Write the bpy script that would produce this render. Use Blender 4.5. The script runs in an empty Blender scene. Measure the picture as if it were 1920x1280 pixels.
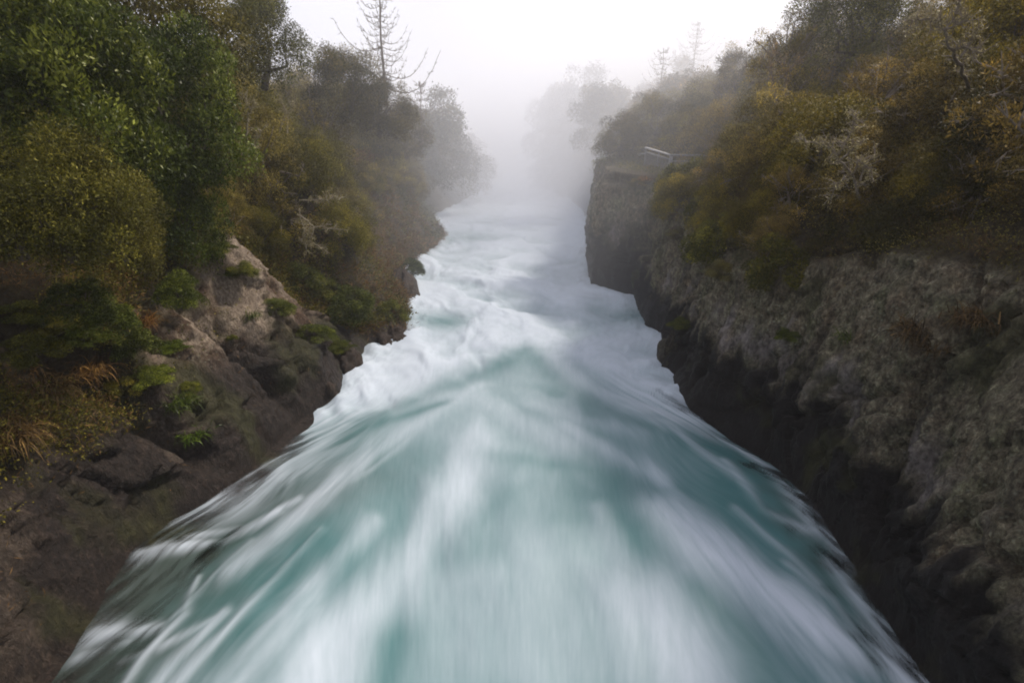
import bpy, math, random
import numpy as np
from mathutils import Vector, Matrix

sc = bpy.context.scene
COL = sc.collection
random.seed(7)
RNG = np.random.default_rng(11)

# ------------------------------------------------------------------ camera
CAM_H, FPX, HZ = 8.0, 1067.0, 250.0
PITCH = math.atan((640 - HZ) / FPX)
SP, CP = math.sin(PITCH), math.cos(PITCH)


def on_z(px, py, z=0.0):
    u, v = (px - 960) / FPX, (640 - py) / FPX
    k = (z - CAM_H) / (-SP + v * CP)
    return np.array([u * k, (CP + v * SP) * k, z])


def at_y(px, py, y):
    u, v = (px - 960) / FPX, (640 - py) / FPX
    k = y / (CP + v * SP)
    return np.array([u * k, y, CAM_H + (-SP + v * CP) * k])


cam_d = bpy.data.cameras.new('camera')
cam = bpy.data.objects.new('camera', cam_d)
COL.objects.link(cam)
cam.location = (0, 0, CAM_H)
cam.rotation_euler = (math.pi / 2 - PITCH, 0, 0)
cam_d.sensor_width = 36
cam_d.lens = 36 * FPX / 1920
cam_d.clip_end = 2000
sc.camera = cam

# ------------------------------------------------------------------ noise


def _hash(ix, iy, iz, seed):
    h = (ix.astype(np.int64) * 374761393 + iy.astype(np.int64) * 668265263 + iz.astype(np.int64) * 2147483647 + seed * 974634777) & 0xFFFFFFFF
    h = ((h ^ (h >> 13)) * 1274126177) & 0xFFFFFFFF
    h = ((h ^ (h >> 16)) * 2246822519) & 0xFFFFFFFF
    h = h ^ (h >> 15)
    return (h & 0xFFFFFF) / float(0xFFFFFF)


def vnoise(x, y, z=0.0, seed=0):
    x = np.asarray(x, float); y = np.asarray(y, float)
    z = np.broadcast_to(np.asarray(z, float), x.shape)
    ix, iy, iz = np.floor(x), np.floor(y), np.floor(z)
    fx, fy, fz = x - ix, y - iy, z - iz
    fx = fx * fx * (3 - 2 * fx); fy = fy * fy * (3 - 2 * fy); fz = fz * fz * (3 - 2 * fz)
    r = 0
    for a in (0, 1):
        for b in (0, 1):
            for c in (0, 1):
                w = (fx if a else 1 - fx) * (fy if b else 1 - fy) * (fz if c else 1 - fz)
                r = r + w * _hash(ix + a, iy + b, iz + c, seed)
    return r


def fbm(x, y, z=0.0, seed=0, octv=4, gain=.5):
    r, a, t, f = 0, 1.0, 0, 1.0
    for o in range(octv):
        r = r + a * vnoise(np.asarray(x) * f, np.asarray(y) * f, np.asarray(z) * f, seed + o * 17)
        t += a; a *= gain; f *= 2.03
    return r / t


def worley(x, y, seed=0):
    """cell value, crack distance (F2-F1) and a per-cell tilt"""
    ix, iy = np.floor(x), np.floor(y)
    f1 = np.full(x.shape, 9.0); f2 = f1.copy(); val = np.zeros_like(f1); tx = np.zeros_like(f1); ty = np.zeros_like(f1)
    z0 = np.zeros_like(ix)
    for a in (-1, 0, 1):
        for b in (-1, 0, 1):
            cx, cy_ = ix + a, iy + b
            px, py = cx + _hash(cx, cy_, z0, seed), cy_ + _hash(cx, cy_, z0, seed + 1)
            d = np.hypot(x - px, y - py)
            v = _hash(cx, cy_, z0, seed + 2)
            n = d < f1
            f2 = np.where(n, f1, np.minimum(f2, d)); val = np.where(n, v, val)
            tx = np.where(n, x - px, tx); ty = np.where(n, y - py, ty)
            f1 = np.where(n, d, f1)
    ang = val * 97.0
    return val, f2 - f1, tx * np.cos(ang) + ty * np.sin(ang)


def sstep(a, b, x):
    t = np.clip((x - a) / (b - a), 0, 1)
    return t * t * (3 - 2 * t)


# ------------------------------------------------------------------ mesh helpers


def mesh_from(name, V, F, attrs=None, mats=(), smooth=False, fmat=None):
    """V (n,3); F (m,k) constant size faces; attrs {name: (domain, array)}"""
    me = bpy.data.meshes.new(name)
    V = np.asarray(V, np.float32); F = np.asarray(F, np.int32)
    m, k = F.shape
    me.vertices.add(len(V)); me.vertices.foreach_set('co', V.ravel())
    me.loops.add(m * k); me.loops.foreach_set('vertex_index', F.ravel())
    me.polygons.add(m)
    me.polygons.foreach_set('loop_start', np.arange(m, dtype=np.int32) * k)
    me.polygons.foreach_set('loop_total', np.full(m, k, np.int32))
    if smooth:
        me.polygons.foreach_set('use_smooth', np.ones(m, bool))
    for mt in mats:
        me.materials.append(mt)
    if fmat is not None:
        me.polygons.foreach_set('material_index', np.asarray(fmat, np.int32))
    me.update(calc_edges=True)
    for n, (dom, arr) in (attrs or {}).items():
        arr = np.asarray(arr, np.float32)
        if arr.ndim == 1:
            at = me.attributes.new(n, 'FLOAT', dom); at.data.foreach_set('value', arr)
        else:
            at = me.attributes.new(n, 'FLOAT_COLOR', dom); at.data.foreach_set('color', arr.ravel())
    me.validate()
    return me


def link(name, me, parent=None):
    o = bpy.data.objects.new(name, me)
    COL.objects.link(o)
    if parent: o.parent = parent
    return o


def tag(o, label=None, cat=None, group=None, kind=None):
    if label: o['label'] = label
    if cat: o['category'] = cat
    if group: o['group'] = group
    if kind: o['kind'] = kind
    return o


def copy_tree(o, parent=None):
    c = o.copy(); COL.objects.link(c); c.parent = parent
    for ch in o.children: copy_tree(ch, c)
    return c


def grid_faces(nr, nc):
    i = np.arange(nr - 1)[:, None] * nc + np.arange(nc - 1)[None, :]
    return np.stack([i, i + 1, i + nc + 1, i + nc], -1).reshape(-1, 4)


class Tubes:
    def __init__(s, sides=6):
        s.V, s.F, s.n, s.k = [], [], 0, sides

    def add(s, pts, rad):
        pts = [np.asarray(p, float) for p in pts]
        k = s.k
        rings = []
        for i, p in enumerate(pts):
            d = pts[min(i + 1, len(pts) - 1)] - pts[max(i - 1, 0)]
            d = d / (np.linalg.norm(d) + 1e-9)
            a = np.cross(d, [0.3, 0.2, 1.0] if abs(d[2]) < .9 else [1, 0, 0]); a /= np.linalg.norm(a) + 1e-9
            b = np.cross(d, a)
            th = np.arange(k) * 2 * math.pi / k
            rings.append(p + rad[i] * (np.cos(th)[:, None] * a + np.sin(th)[:, None] * b))
        V = np.concatenate(rings)
        base = s.n
        for i in range(len(pts) - 1):
            for j in range(k):
                s.F.append((base + i * k + j, base + i * k + (j + 1) % k, base + (i + 1) * k + (j + 1) % k, base + (i + 1) * k + j))
        s.V.append(V); s.n += len(V)

    def mesh(s, name, mat):
        return mesh_from(name, np.concatenate(s.V), s.F, mats=[mat], smooth=True)


# ------------------------------------------------------------------ materials


def new_mat(name):
    m = bpy.data.materials.new(name); m.use_nodes = True
    nt = m.node_tree; nt.nodes.clear()
    out = nt.nodes.new('ShaderNodeOutputMaterial')
    return m, nt, out


def N(nt, t, **kw):
    n = nt.nodes.new(t)
    for k, v in kw.items():
        if k.startswith('i_'):
            key = k[2:]
            key = int(key) if key.isdigit() else key.replace('_', ' ')
            n.inputs[key].default_value = v
        else:
            setattr(n, k, v)
    return n


def ramp(nt, fac, stops, interp='LINEAR'):
    r = nt.nodes.new('ShaderNodeValToRGB'); r.color_ramp.interpolation = interp
    while len(r.color_ramp.elements) < len(stops): r.color_ramp.elements.new(.5)
    for e, (p, c) in zip(r.color_ramp.elements, stops):
        e.position = p; e.color = (*c, 1) if len(c) == 3 else c
    nt.links.new(fac, r.inputs[0]); return r.outputs[0]


def mixc(nt, f, a, b, mode='MIX'):
    m = nt.nodes.new('ShaderNodeMix'); m.data_type = 'RGBA'; m.blend_type = mode
    for s, v in ((0, f), (6, a), (7, b)):
        if hasattr(v, 'links'): nt.links.new(v, m.inputs[s])
        else: m.inputs[s].default_value = v if s == 0 else (*v, 1)
    return m.outputs[2]


def mth(nt, op, a, b=0.0, c=0.0, clamp=False):
    m = nt.nodes.new('ShaderNodeMath'); m.operation = op; m.use_clamp = clamp
    for i, v in enumerate((a, b, c)):
        if hasattr(v, 'links'): nt.links.new(v, m.inputs[i])
        else: m.inputs[i].default_value = v
    return m.outputs[0]


def noise_tex(nt, vec, scale, detail=4, rough=.55, mscale=None):
    if mscale:
        mp = nt.nodes.new('ShaderNodeMapping'); mp.inputs['Scale'].default_value = mscale
        nt.links.new(vec, mp.inputs[0]); vec = mp.outputs[0]
    n = nt.nodes.new('ShaderNodeTexNoise'); n.inputs['Scale'].default_value = scale
    n.inputs['Detail'].default_value = detail; n.inputs['Roughness'].default_value = rough
    nt.links.new(vec, n.inputs['Vector']); return n.outputs[0]


def leaf_mat(name, c_dark, c_mid, c_light, trans=.25, rough=.55):
    """leaf colour from per-leaf random value, shifted by the object's own colour"""
    m, nt, out = new_mat(name)
    a = N(nt, 'ShaderNodeAttribute', attribute_name='var')
    col = ramp(nt, a.outputs['Fac'], [(0, c_dark), (.5, c_mid), (.93, c_light), (1, tuple(min(1, v * 1.7) for v in c_light))])
    oi = N(nt, 'ShaderNodeObjectInfo')
    col = mixc(nt, 1.0, col, oi.outputs['Color'], 'MULTIPLY')
    p = N(nt, 'ShaderNodeBsdfPrincipled', i_Roughness=rough)
    p.inputs['Specular IOR Level'].default_value = .12
    nt.links.new(col, p.inputs['Base Color'])
    t = N(nt, 'ShaderNodeBsdfTranslucent'); nt.links.new(col, t.inputs[0])
    mx = N(nt, 'ShaderNodeMixShader', i_0=trans)
    nt.links.new(p.outputs[0], mx.inputs[1]); nt.links.new(t.outputs[0], mx.inputs[2])
    nt.links.new(mx.outputs[0], out.inputs[0])
    return m


def bark_mat(name, ca, cb, sc_=9):
    m, nt, out = new_mat(name)
    tc = N(nt, 'ShaderNodeTexCoord')
    n = noise_tex(nt, tc.outputs['Object'], sc_, 5, .65, (1, 1, .35))
    col = ramp(nt, n, [(.3, ca), (.7, cb)])
    p = N(nt, 'ShaderNodeBsdfPrincipled', i_Roughness=.85)
    nt.links.new(col, p.inputs['Base Color'])
    b = N(nt, 'ShaderNodeBump', i_Strength=.6, i_Distance=.02); nt.links.new(n, b.inputs['Height'])
    nt.links.new(b.outputs[0], p.inputs['Normal']); nt.links.new(p.outputs[0], out.inputs[0])
    return m


M_BROAD = leaf_mat('broad_leaf', (.012, .018, .003), (.062, .085, .009), (.25, .27, .04), .25, .4)
M_FINE = leaf_mat('fine_leaf', (.018, .016, .003), (.105, .094, .014), (.32, .26, .04))
M_BROWN = leaf_mat('brown_leaf', (.020, .017, .006), (.105, .098, .030), (.38, .33, .10))
M_DRY = leaf_mat('dry_grass', (.05, .033, .014), (.15, .10, .042), (.36, .26, .12))
M_MOSS = leaf_mat('moss_leaf', (.018, .022, .004), (.078, .086, .014), (.25, .24, .05))
M_LICHEN = leaf_mat('lichen_tuft', (.17, .16, .10), (.30, .28, .19), (.46, .43, .31))
M_FLAX = leaf_mat('flax_leaf', (.035, .055, .012), (.10, .14, .03), (.25, .30, .08), .2, .35)
M_BARK = bark_mat('bark', (.035, .026, .018), (.12, .095, .065))
M_PALE = bark_mat('pale_bark', (.16, .13, .09), (.36, .31, .22), 14)
M_DEAD = bark_mat('dead_wood', (.10, .08, .06), (.24, .20, .155), 14)


def rock_mat(name, side):
    m, nt, out = new_mat(name)
    g = N(nt, 'ShaderNodeNewGeometry')
    pos = g.outputs['Position']
    sep = N(nt, 'ShaderNodeSeparateXYZ'); nt.links.new(pos, sep.inputs[0])
    big = noise_tex(nt, pos, .35, 5, .6)
    mid = noise_tex(nt, pos, 1.6, 6, .65, (1, 1, .5))
    fin = noise_tex(nt, pos, 7, 6, .7, (1, 1, .6))
    f2 = noise_tex(nt, pos, 17, 6, .75, (1, 1, .55))
    fin2 = mth(nt, 'ADD', mth(nt, 'MULTIPLY', fin, .5), mth(nt, 'MULTIPLY', f2, .5))
    drip = noise_tex(nt, pos, 2.4, 5, .7, (1, 1, .12))
    spk = N(nt, 'ShaderNodeTexVoronoi', i_Scale=9.0); nt.links.new(pos, spk.inputs['Vector'])
    spk.inputs['Randomness'].default_value = 1
    veg = N(nt, 'ShaderNodeAttribute', attribute_name='veg').outputs['Fac']
    pale = N(nt, 'ShaderNodeAttribute', attribute_name='pale').outputs['Fac']
    wet = N(nt, 'ShaderNodeAttribute', attribute_name='wet').outputs['Fac']
    moss = N(nt, 'ShaderNodeAttribute', attribute_name='moss').outputs['Fac']
    if side > 0:
        dry = ramp(nt, fin2, [(.37, (.025, .021, .017)), (.46, (.085, .077, .060)), (.55, (.18, .168, .13)), (.66, (.44, .42, .33))])
        tint = ramp(nt, mid, [(.35, (.95, .80, .66)), (.5, (1.2, 1.14, 1.0)), (.65, (1.0, 1.05, .8))])
        wetc = mixc(nt, .5, ramp(nt, drip, [(.35, (.005, .0045, .005)), (.6, (.014, .012, .012)), (.72, (.04, .035, .034))]), ramp(nt, fin2, [(.4, (.005, .0045, .005)), (.56, (.014, .012, .012)), (.7, (.06, .05, .048))]))
        palec = mixc(nt, .5, ramp(nt, drip, [(.4, (.03, .026, .025)), (.6, (.36, .32, .32))]), ramp(nt, fin2, [(.4, (.04, .035, .033)), (.6, (.34, .30, .29))]))
    else:
        dry = ramp(nt, fin2, [(.32, (.028, .018, .012)), (.5, (.085, .058, .042)), (.68, (.22, .155, .11))])
        tint = ramp(nt, mid, [(.3, (.8, .7, .62)), (.7, (1.05, 1, .92))])
        wetc = ramp(nt, fin2, [(.36, (.007, .005, .004)), (.52, (.022, .0155, .0125)), (.66, (.075, .053, .042))])
        palec = ramp(nt, fin2, [(.34, (.06, .042, .032)), (.48, (.20, .155, .115)), (.62, (.40, .325, .25))])
    dry = mixc(nt, 1.0, dry, tint, 'MULTIPLY')
    # lichen speckles: round grey-green crusts
    ls = ramp(nt, spk.outputs['Distance'], [(.16, (1, 1, 1)), (.3, (0, 0, 0))])
    lsm = mth(nt, 'MULTIPLY', ls, ramp(nt, big, [(.42, (0, 0, 0)), (.62, (.75, .75, .75))]))
    dry = mixc(nt, lsm, dry, (.27, .28, .20))
    col = mixc(nt, pale, dry, palec)
    col = mixc(nt, wet, col, wetc)
    col = mixc(nt, moss, col, ramp(nt, fin, [(.3, (.016, .017, .005)), (.7, (.060, .060, .018))]))
    soil = ramp(nt, fin, [(.25, (.018, .013, .008)), (.55, (.055, .042, .022)), (.8, (.10, .085, .035))])
    col = mixc(nt, veg, col, soil)
    p = N(nt, 'ShaderNodeBsdfPrincipled')
    rg = mixc(nt, wet, (.9, .9, .9), (.62, .62, .62)); nt.links.new(rg, p.inputs['Roughness'])
    p.inputs['Specular IOR Level'].default_value = .25
    nt.links.new(col, p.inputs['Base Color'])
    h = mth(nt, 'ADD', mth(nt, 'MULTIPLY', mid, .6), mth(nt, 'MULTIPLY', fin2, .7))
    if side > 0: h = mth(nt, 'ADD', h, mth(nt, 'MULTIPLY', drip, .5))
    b = N(nt, 'ShaderNodeBump', i_Strength=1.0, i_Distance=.30); nt.links.new(h, b.inputs['Height'])
    nt.links.new(b.outputs[0], p.inputs['Normal']); nt.links.new(p.outputs[0], out.inputs[0])
    return m


# ------------------------------------------------------------------ banks
EL = np.array([on_z(*p)[:2] for p in [(70, 1280), (150, 1170), (250, 1045), (330, 985), (440, 920), (500, 850), (560, 790), (640, 745), (650, 710), (700, 655),
      (775, 628), (765, 590), (752, 520), (800, 480), (830, 455), (810, 410), (880, 375), (920, 350)]])
ER = np.array([on_z(*p)[:2] for p in [(1740, 1280), (1610, 1080), (1545, 1000), (1500, 930), (1430, 850), (1340, 790), (1295, 770), (1262, 742), (1255, 712), (1235, 696),
      (1238, 640), (1204, 622), (1185, 570), (1102, 545), (1098, 500), (1105, 430), (1090, 400), (1060, 370), (1000, 345)]])
EL = np.vstack([[-7.0, -40], [-7.0, 3], EL, [-1, 125], [6, 200]])
ER = np.vstack([[7.0, -40], [6.8, 3], ER, [6.5, 125], [16, 200]])


def edge_x(side, y):
    E_ = EL if side < 0 else ER
    return np.interp(y, E_[:, 1], E_[:, 0])


PROF = {
    -1: dict(
        y=[-40, 7, 10, 13, 16, 18, 19.5, 21, 24, 28, 35, 45, 60, 90, 200],
        a1=[1.8, 1.7, 1.7, 2.1, 2.7, 2.9, 2.1, 1.6, 1.1, 1.2, 1.2, 1.0, 1, 1, 1],
        z1=[3.3, 3.2, 3.4, 4.0, 5.1, 4.8, 2.5, 1.3, .9, 1.2, 1.5, 1.2, 1, 1, 1],
        a2=[3.9, 3.8, 3.8, 4.2, 4.8, 5.2, 5.0, 4.2, 3.6, 3.6, 4, 4, 4, 4, 4],
        z2=[6.4, 6.4, 6.4, 6.6, 7.0, 7.0, 6.2, 5.8, 5.8, 6.2, 6.6, 6.2, 5.4, 4, 2],
        a3=[11, 11, 11, 11, 12, 12, 11, 11, 11, 11, 11, 11, 11, 11, 11],
        z3=[11, 11, 11, 11, 11, 11, 10.8, 10.6, 10.2, 9.3, 8.6, 7.8, 6.4, 5, 3],
        a4=[45] * 15, z4=[19, 19, 19, 19, 19, 18, 17, 16, 15, 13, 12, 10, 8, 6, 5]),
    1: dict(
        y=[-40, 7, 10, 13, 16, 18, 22, 26, 28.5, 30, 33, 36, 39, 45, 55, 90, 200],
        a1=[1.5, 1.5, 1.5, 1.5, 1.6, 1.5, 1.3, 1.2, 1.0, 1.1, .9, .7, .8, 1.2, 1.4, 1.4, 1.4],
        z1=[5.5, 5.5, 5.6, 5.5, 5.0, 4.9, 5.1, 5.6, 6.1, 6.2, 6.3, 6.3, 6.0, 4.8, 3.4, 2.5, 2.5],
        a2=[3.6, 3.6, 3.6, 3.6, 3.8, 3.8, 3.8, 4.0, 4.4, 5.0, 4.8, 4.2, 4.0, 4, 4, 4, 4],
        z2=[7.4, 7.4, 7.4, 7.2, 7.0, 6.8, 6.9, 6.7, 6.4, 6.35, 6.5, 6.9, 7.2, 7.2, 7, 6.4, 5],
        a3=[11] * 17,
        z3=[12, 12, 12, 11.6, 11.0, 10.6, 10.0, 9.6, 9.5, 9.6, 9.8, 9.8, 9.8, 9.6, 9.0, 8.5, 6],
        a4=[45] * 17, z4=[24, 24, 24, 24, 24, 24, 23, 22, 21, 20, 18, 16, 15, 14, 12, 10, 8]),
}


def y_rows():
    ys = [-30.0]
    while ys[-1] < 195:
        y = ys[-1]
        ys.append(y + (1.0 if y < 2 else max(.075, abs(y) * .0065)))
    return np.array(ys)


YR = y_rows()
BANK = {}


def build_bank(side):
    P = PROF[side]
    g = lambda k: np.interp(YR, P['y'], P[k])
    ex = np.abs(edge_x(side, YR))
    # profile control points (a outward offset, z)
    if side < 0:
        pts = [(-4.5, -2.6), (-2.2, -.9), (-1.0, -.32), (0.0, .02)]
        nseg = [6, 8, 10, 64, 60, 34, 16]
    else:
        pts = [(-3.0, -3.5), (-.6, -1.4), (-.05, -.3), (.08, .25)]
        nseg = [4, 6, 8, 88, 44, 34, 16]
    ctrl = [(np.full_like(YR, a), np.full_like(YR, z)) for a, z in pts]
    ctrl += [(g('a1'), g('z1')), (g('a2'), g('z2')), (g('a3'), g('z3')), (g('a4'), g('z4'))]
    A, Z, T = [], [], []
    for i, n in enumerate(nseg):
        (a0, z0), (a1, z1) = ctrl[i], ctrl[i + 1]
        ts = np.linspace(0, 1, n, endpoint=False)
        for t in ts:
            bulge = 0
            if i == 3:   # the rock face: steeper low down, rounding at the top
                tt = t ** (1.6 if side > 0 else 1.45)
                A.append(a0 + (a1 - a0) * tt); Z.append(z0 + (z1 - z0) * t)
            else:
                A.append(a0 + (a1 - a0) * t); Z.append(z0 + (z1 - z0) * t)
            T.append(i + t)
    A.append(ctrl[-1][0]); Z.append(ctrl[-1][1]); T.append(len(nseg))
    A, Z, T = np.array(A).T, np.array(Z).T, np.array(T)
    Y = np.repeat(YR[:, None], A.shape[1], 1)
    X = ex[:, None] + A
    # displacement
    S = 3.1 if side > 0 else 9.7
    rockw = sstep(2.4, 3.2, T) * (1 - .75 * sstep(4.0, 4.5, T)) + .25 * sstep(6, 7, T)
    rockw = np.repeat(rockw[None], len(YR), 0)
    lowb = .08 + .92 * sstep(.0, 1.6, Z)
    jy = Y + .35 * (fbm(Y * 1.3, Z * 1.3, S, 91, 3) - .5); jz = Z + .5 * (fbm(Y * 1.1, Z * 1.1, S, 92, 3) - .5)
    if side > 0:
        d = .8 * (fbm(Y * .33, Z * .16, S, 5, 3) - .5) + .6 * (fbm(Y * .5, Z * .5, S, 75, 3) - .5) * sstep(26, 29, Y)
        v1, c1, t1 = worley(jy * .55 + 50, jz * .26 + 50 + jy * .05, 3)
        v2, c2, t2 = worley(jy * 1.7 + 50, jz * .75 + 50, 13)
        v3, c3, t3 = worley(jy * 4.6 + 50, jz * 2.2 + 50, 23)
        d += .60 * (v1 - .5) + .18 * t1 + .20 * (v2 - .5) + .13 * t2 + .08 * (v3 - .5) + .07 * t3
        d += .34 * np.exp(-c1 / .045) + .13 * np.exp(-c2 / .05)
        fl = np.abs(fbm(Y * 1.6 + .3 * np.sin(Z), Z * .14, S, 31, 4) - .5) * 2
        d += .32 * (fl - .3)
        d += .22 * (fbm(Y * 3.2, Z * 1.8, S, 12, 5) - .5) + .20 * (fbm(Y * 8, Z * 5, S, 14, 3) - .5)
        for yc, w, dep, sl in ((13.4, .07, .55, .03), (17.8, .10, .45, -.04), (21.4, .16, .45, .04), (27.4, .25, .8, .05)):
            zz = yc + sl * (Z - 2) * 3 + .25 * (fbm(Z * 1.1, Z * 0 + yc, 0, 8, 2) - .5)
            d += dep * np.exp(-((Y - zz) / w) ** 2)
    else:
        d = 1.0 * (fbm(Y * .3, Z * .3, S, 6, 3) - .5)
        v1, c1, t1 = worley(jy * .50 + jz * .25 + 50, jz * .40 - jy * .15 + 50, 5)
        v2, c2, t2 = worley(jy * 1.4 + jz * .5 + 50, jz * 1.1 - jy * .3 + 50, 15)
        v3, c3, t3 = worley(jy * 4.0 + 50, jz * 3.4 + 50, 25)
        d += .50 * (v1 - .5) + .20 * t1 + .16 * (v2 - .5) + .16 * t2 + .07 * (v3 - .5) + .09 * t3
        d += .12 * np.exp(-c1 / .05) + .06 * np.exp(-c2 / .06)
        d += .30 * (fbm(Y * 3.2, Z * 1.7, S, 13, 5) - .5) + .16 * (fbm(Y * 7, Z * 7, S, 15, 3) - .5)
        for yc, w, dep, sl in ((11.2, .35, .7, -.25), (14.6, .3, .5, -.1), (18.7, .25, .4, -.2)):
            d += dep * np.exp(-((Y - yc - sl * (Z - 2)) / w) ** 2)
    d = d * rockw * lowb
    X = X + d
    Z = Z + (-.35 * d if side < 0 else -.12 * d) * rockw
    hum = sstep(4.2, 5.2, T)[None] * np.where((side > 0) & (Y > 27) & (Y < 36), sstep(5.0, 5.6, T)[None], 1)
    Z = Z + hum * (1.4 * (fbm(X * .25, Y * .25, S, 21, 4) - .5))
    sx = X * side
    zn = .9 * (fbm(Y * .5, Z * 0 + S, 0, 40, 3) - .5)
    # attributes
    vb = 4.0 + .35 * (fbm(Y * .7, Z * .7, S, 44, 4) - .5) * 2
    if side < 0:
        vb = vb - .45 * sstep(8.5, 6, Y) - .9 * sstep(19, 23, Y) * 1.0
        vb = vb - .25 * sstep(12.2, 10.5, Y) * 1
    veg = sstep(-.12, .12, T[None] - vb)
    n1 = fbm(Y * .8, Z * .5, S, 51, 5)
    if side > 0:
        line = 2.0 + .9 * (fbm(Y * .45, Y * 0, 2, 52, 2) - .5) + 1.9 * (fbm(Y * 3.4, Z * .35, 3, 53, 3) - .5) + .8 * sstep(24, 30, Y)
        wet = 1 - sstep(-.25, .35, Z - line)
        wet = np.maximum(wet, .75 * sstep(.53, .66, fbm(Y * 1.2, Z * .16, 7, 54, 4)) * (Z < 4.4) * (1 - sstep(3.6, 4.4, Z)))
        pale = sstep(-.1, .5, Z - line) * (1 - sstep(.5, 1.3, Z - line)) * sstep(.50, .62, fbm(Y * 1.1, Z * .3, 5, 55, 4)) * .9
        wet = wet * (1 - pale)
        moss = sstep(.60, .72, fbm(Y * .9, Z * .7, 9, 56, 4)) * .7
    else:
        line = 2.3 + 1.5 * (fbm(Y * .5, Z * .2, 2, 52, 3) - .5) + .8 * sstep(13.5, 10, Y) - .6 * sstep(15, 19, Y)
        wet = 1 - sstep(-.3, .7, Z - line)
        patch = sstep(12.6, 13.8, Y) * (1 - sstep(18.8, 20.5, Y))
        dia = sstep(-.7, .5, Z - (1.6 + .75 * (Y - 13.5)) * 0 - 2.2 - .9 * (fbm(Y * .9, Z * .4, 5, 58, 4) - .5) * 2 - .12 * (Y - 14))
        pale = np.maximum(patch * dia * sstep(.40, .56, fbm(Y * 1.6, Z * 1.6, S, 59, 5) + .06), .6 * sstep(.54, .68, fbm(Y * .9, Z * 1.1, 5, 57, 5)))
        wet = wet * (1 - .4 * pale * (1 - patch))
        moss = sstep(.55, .68, fbm(Y * .8, Z * .45, 9, 56, 4)) * .75
    pale = np.clip(pale, 0, 1)
    V = np.stack([sx, Y, Z], -1)
    F = grid_faces(*A.shape)
    if side > 0: F = F[:, ::-1]
    mat = rock_mat('right_rock' if side > 0 else 'left_rock', side)
    me = mesh_from('cliff', V.reshape(-1, 3), F, {k: ('POINT', v.ravel()) for k, v in dict(veg=veg, wet=wet, pale=pale, moss=moss).items()}, [mat], smooth=True)
    o = link('cliff_terrain', me)
    tag(o, 'sheer grey lichened rock bank under the railing, dark at the waterline' if side > 0 else 'sunlit brown rock bank with pale tan patch, facing the railing side', kind='structure')
    BANK[side] = dict(V=V, T=T, veg=veg, A=A)
    return o


build_bank(-1); build_bank(1)


def surf(side, y, t):
    """point on a bank: y world distance, t profile parameter (4 = rock top, 5 = slope, 6 = upper slope, 7 = back)"""
    B = BANK[side]
    i = int(np.clip(np.searchsorted(YR, y), 1, len(YR) - 1))
    j = int(np.clip(np.searchsorted(B['T'], t), 0, len(B['T']) - 1))
    return B['V'][i, j].copy()


# ------------------------------------------------------------------ river bed and river
gm, nt, out = new_mat('river_bed')
p = N(nt, 'ShaderNodeBsdfPrincipled', i_Roughness=.8); p.inputs['Base Color'].default_value = (.02, .035, .033, 1)
nt.links.new(p.outputs[0], out.inputs[0])
me = mesh_from('river_bed', [(-60, -40, -2.2), (60, -40, -2.2), (60, 260, -2.2), (-60, 260, -2.2)], [(0, 1, 2, 3)], mats=[gm])
tag(link('river_bed', me), 'dark channel floor beneath the river', kind='structure')


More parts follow.
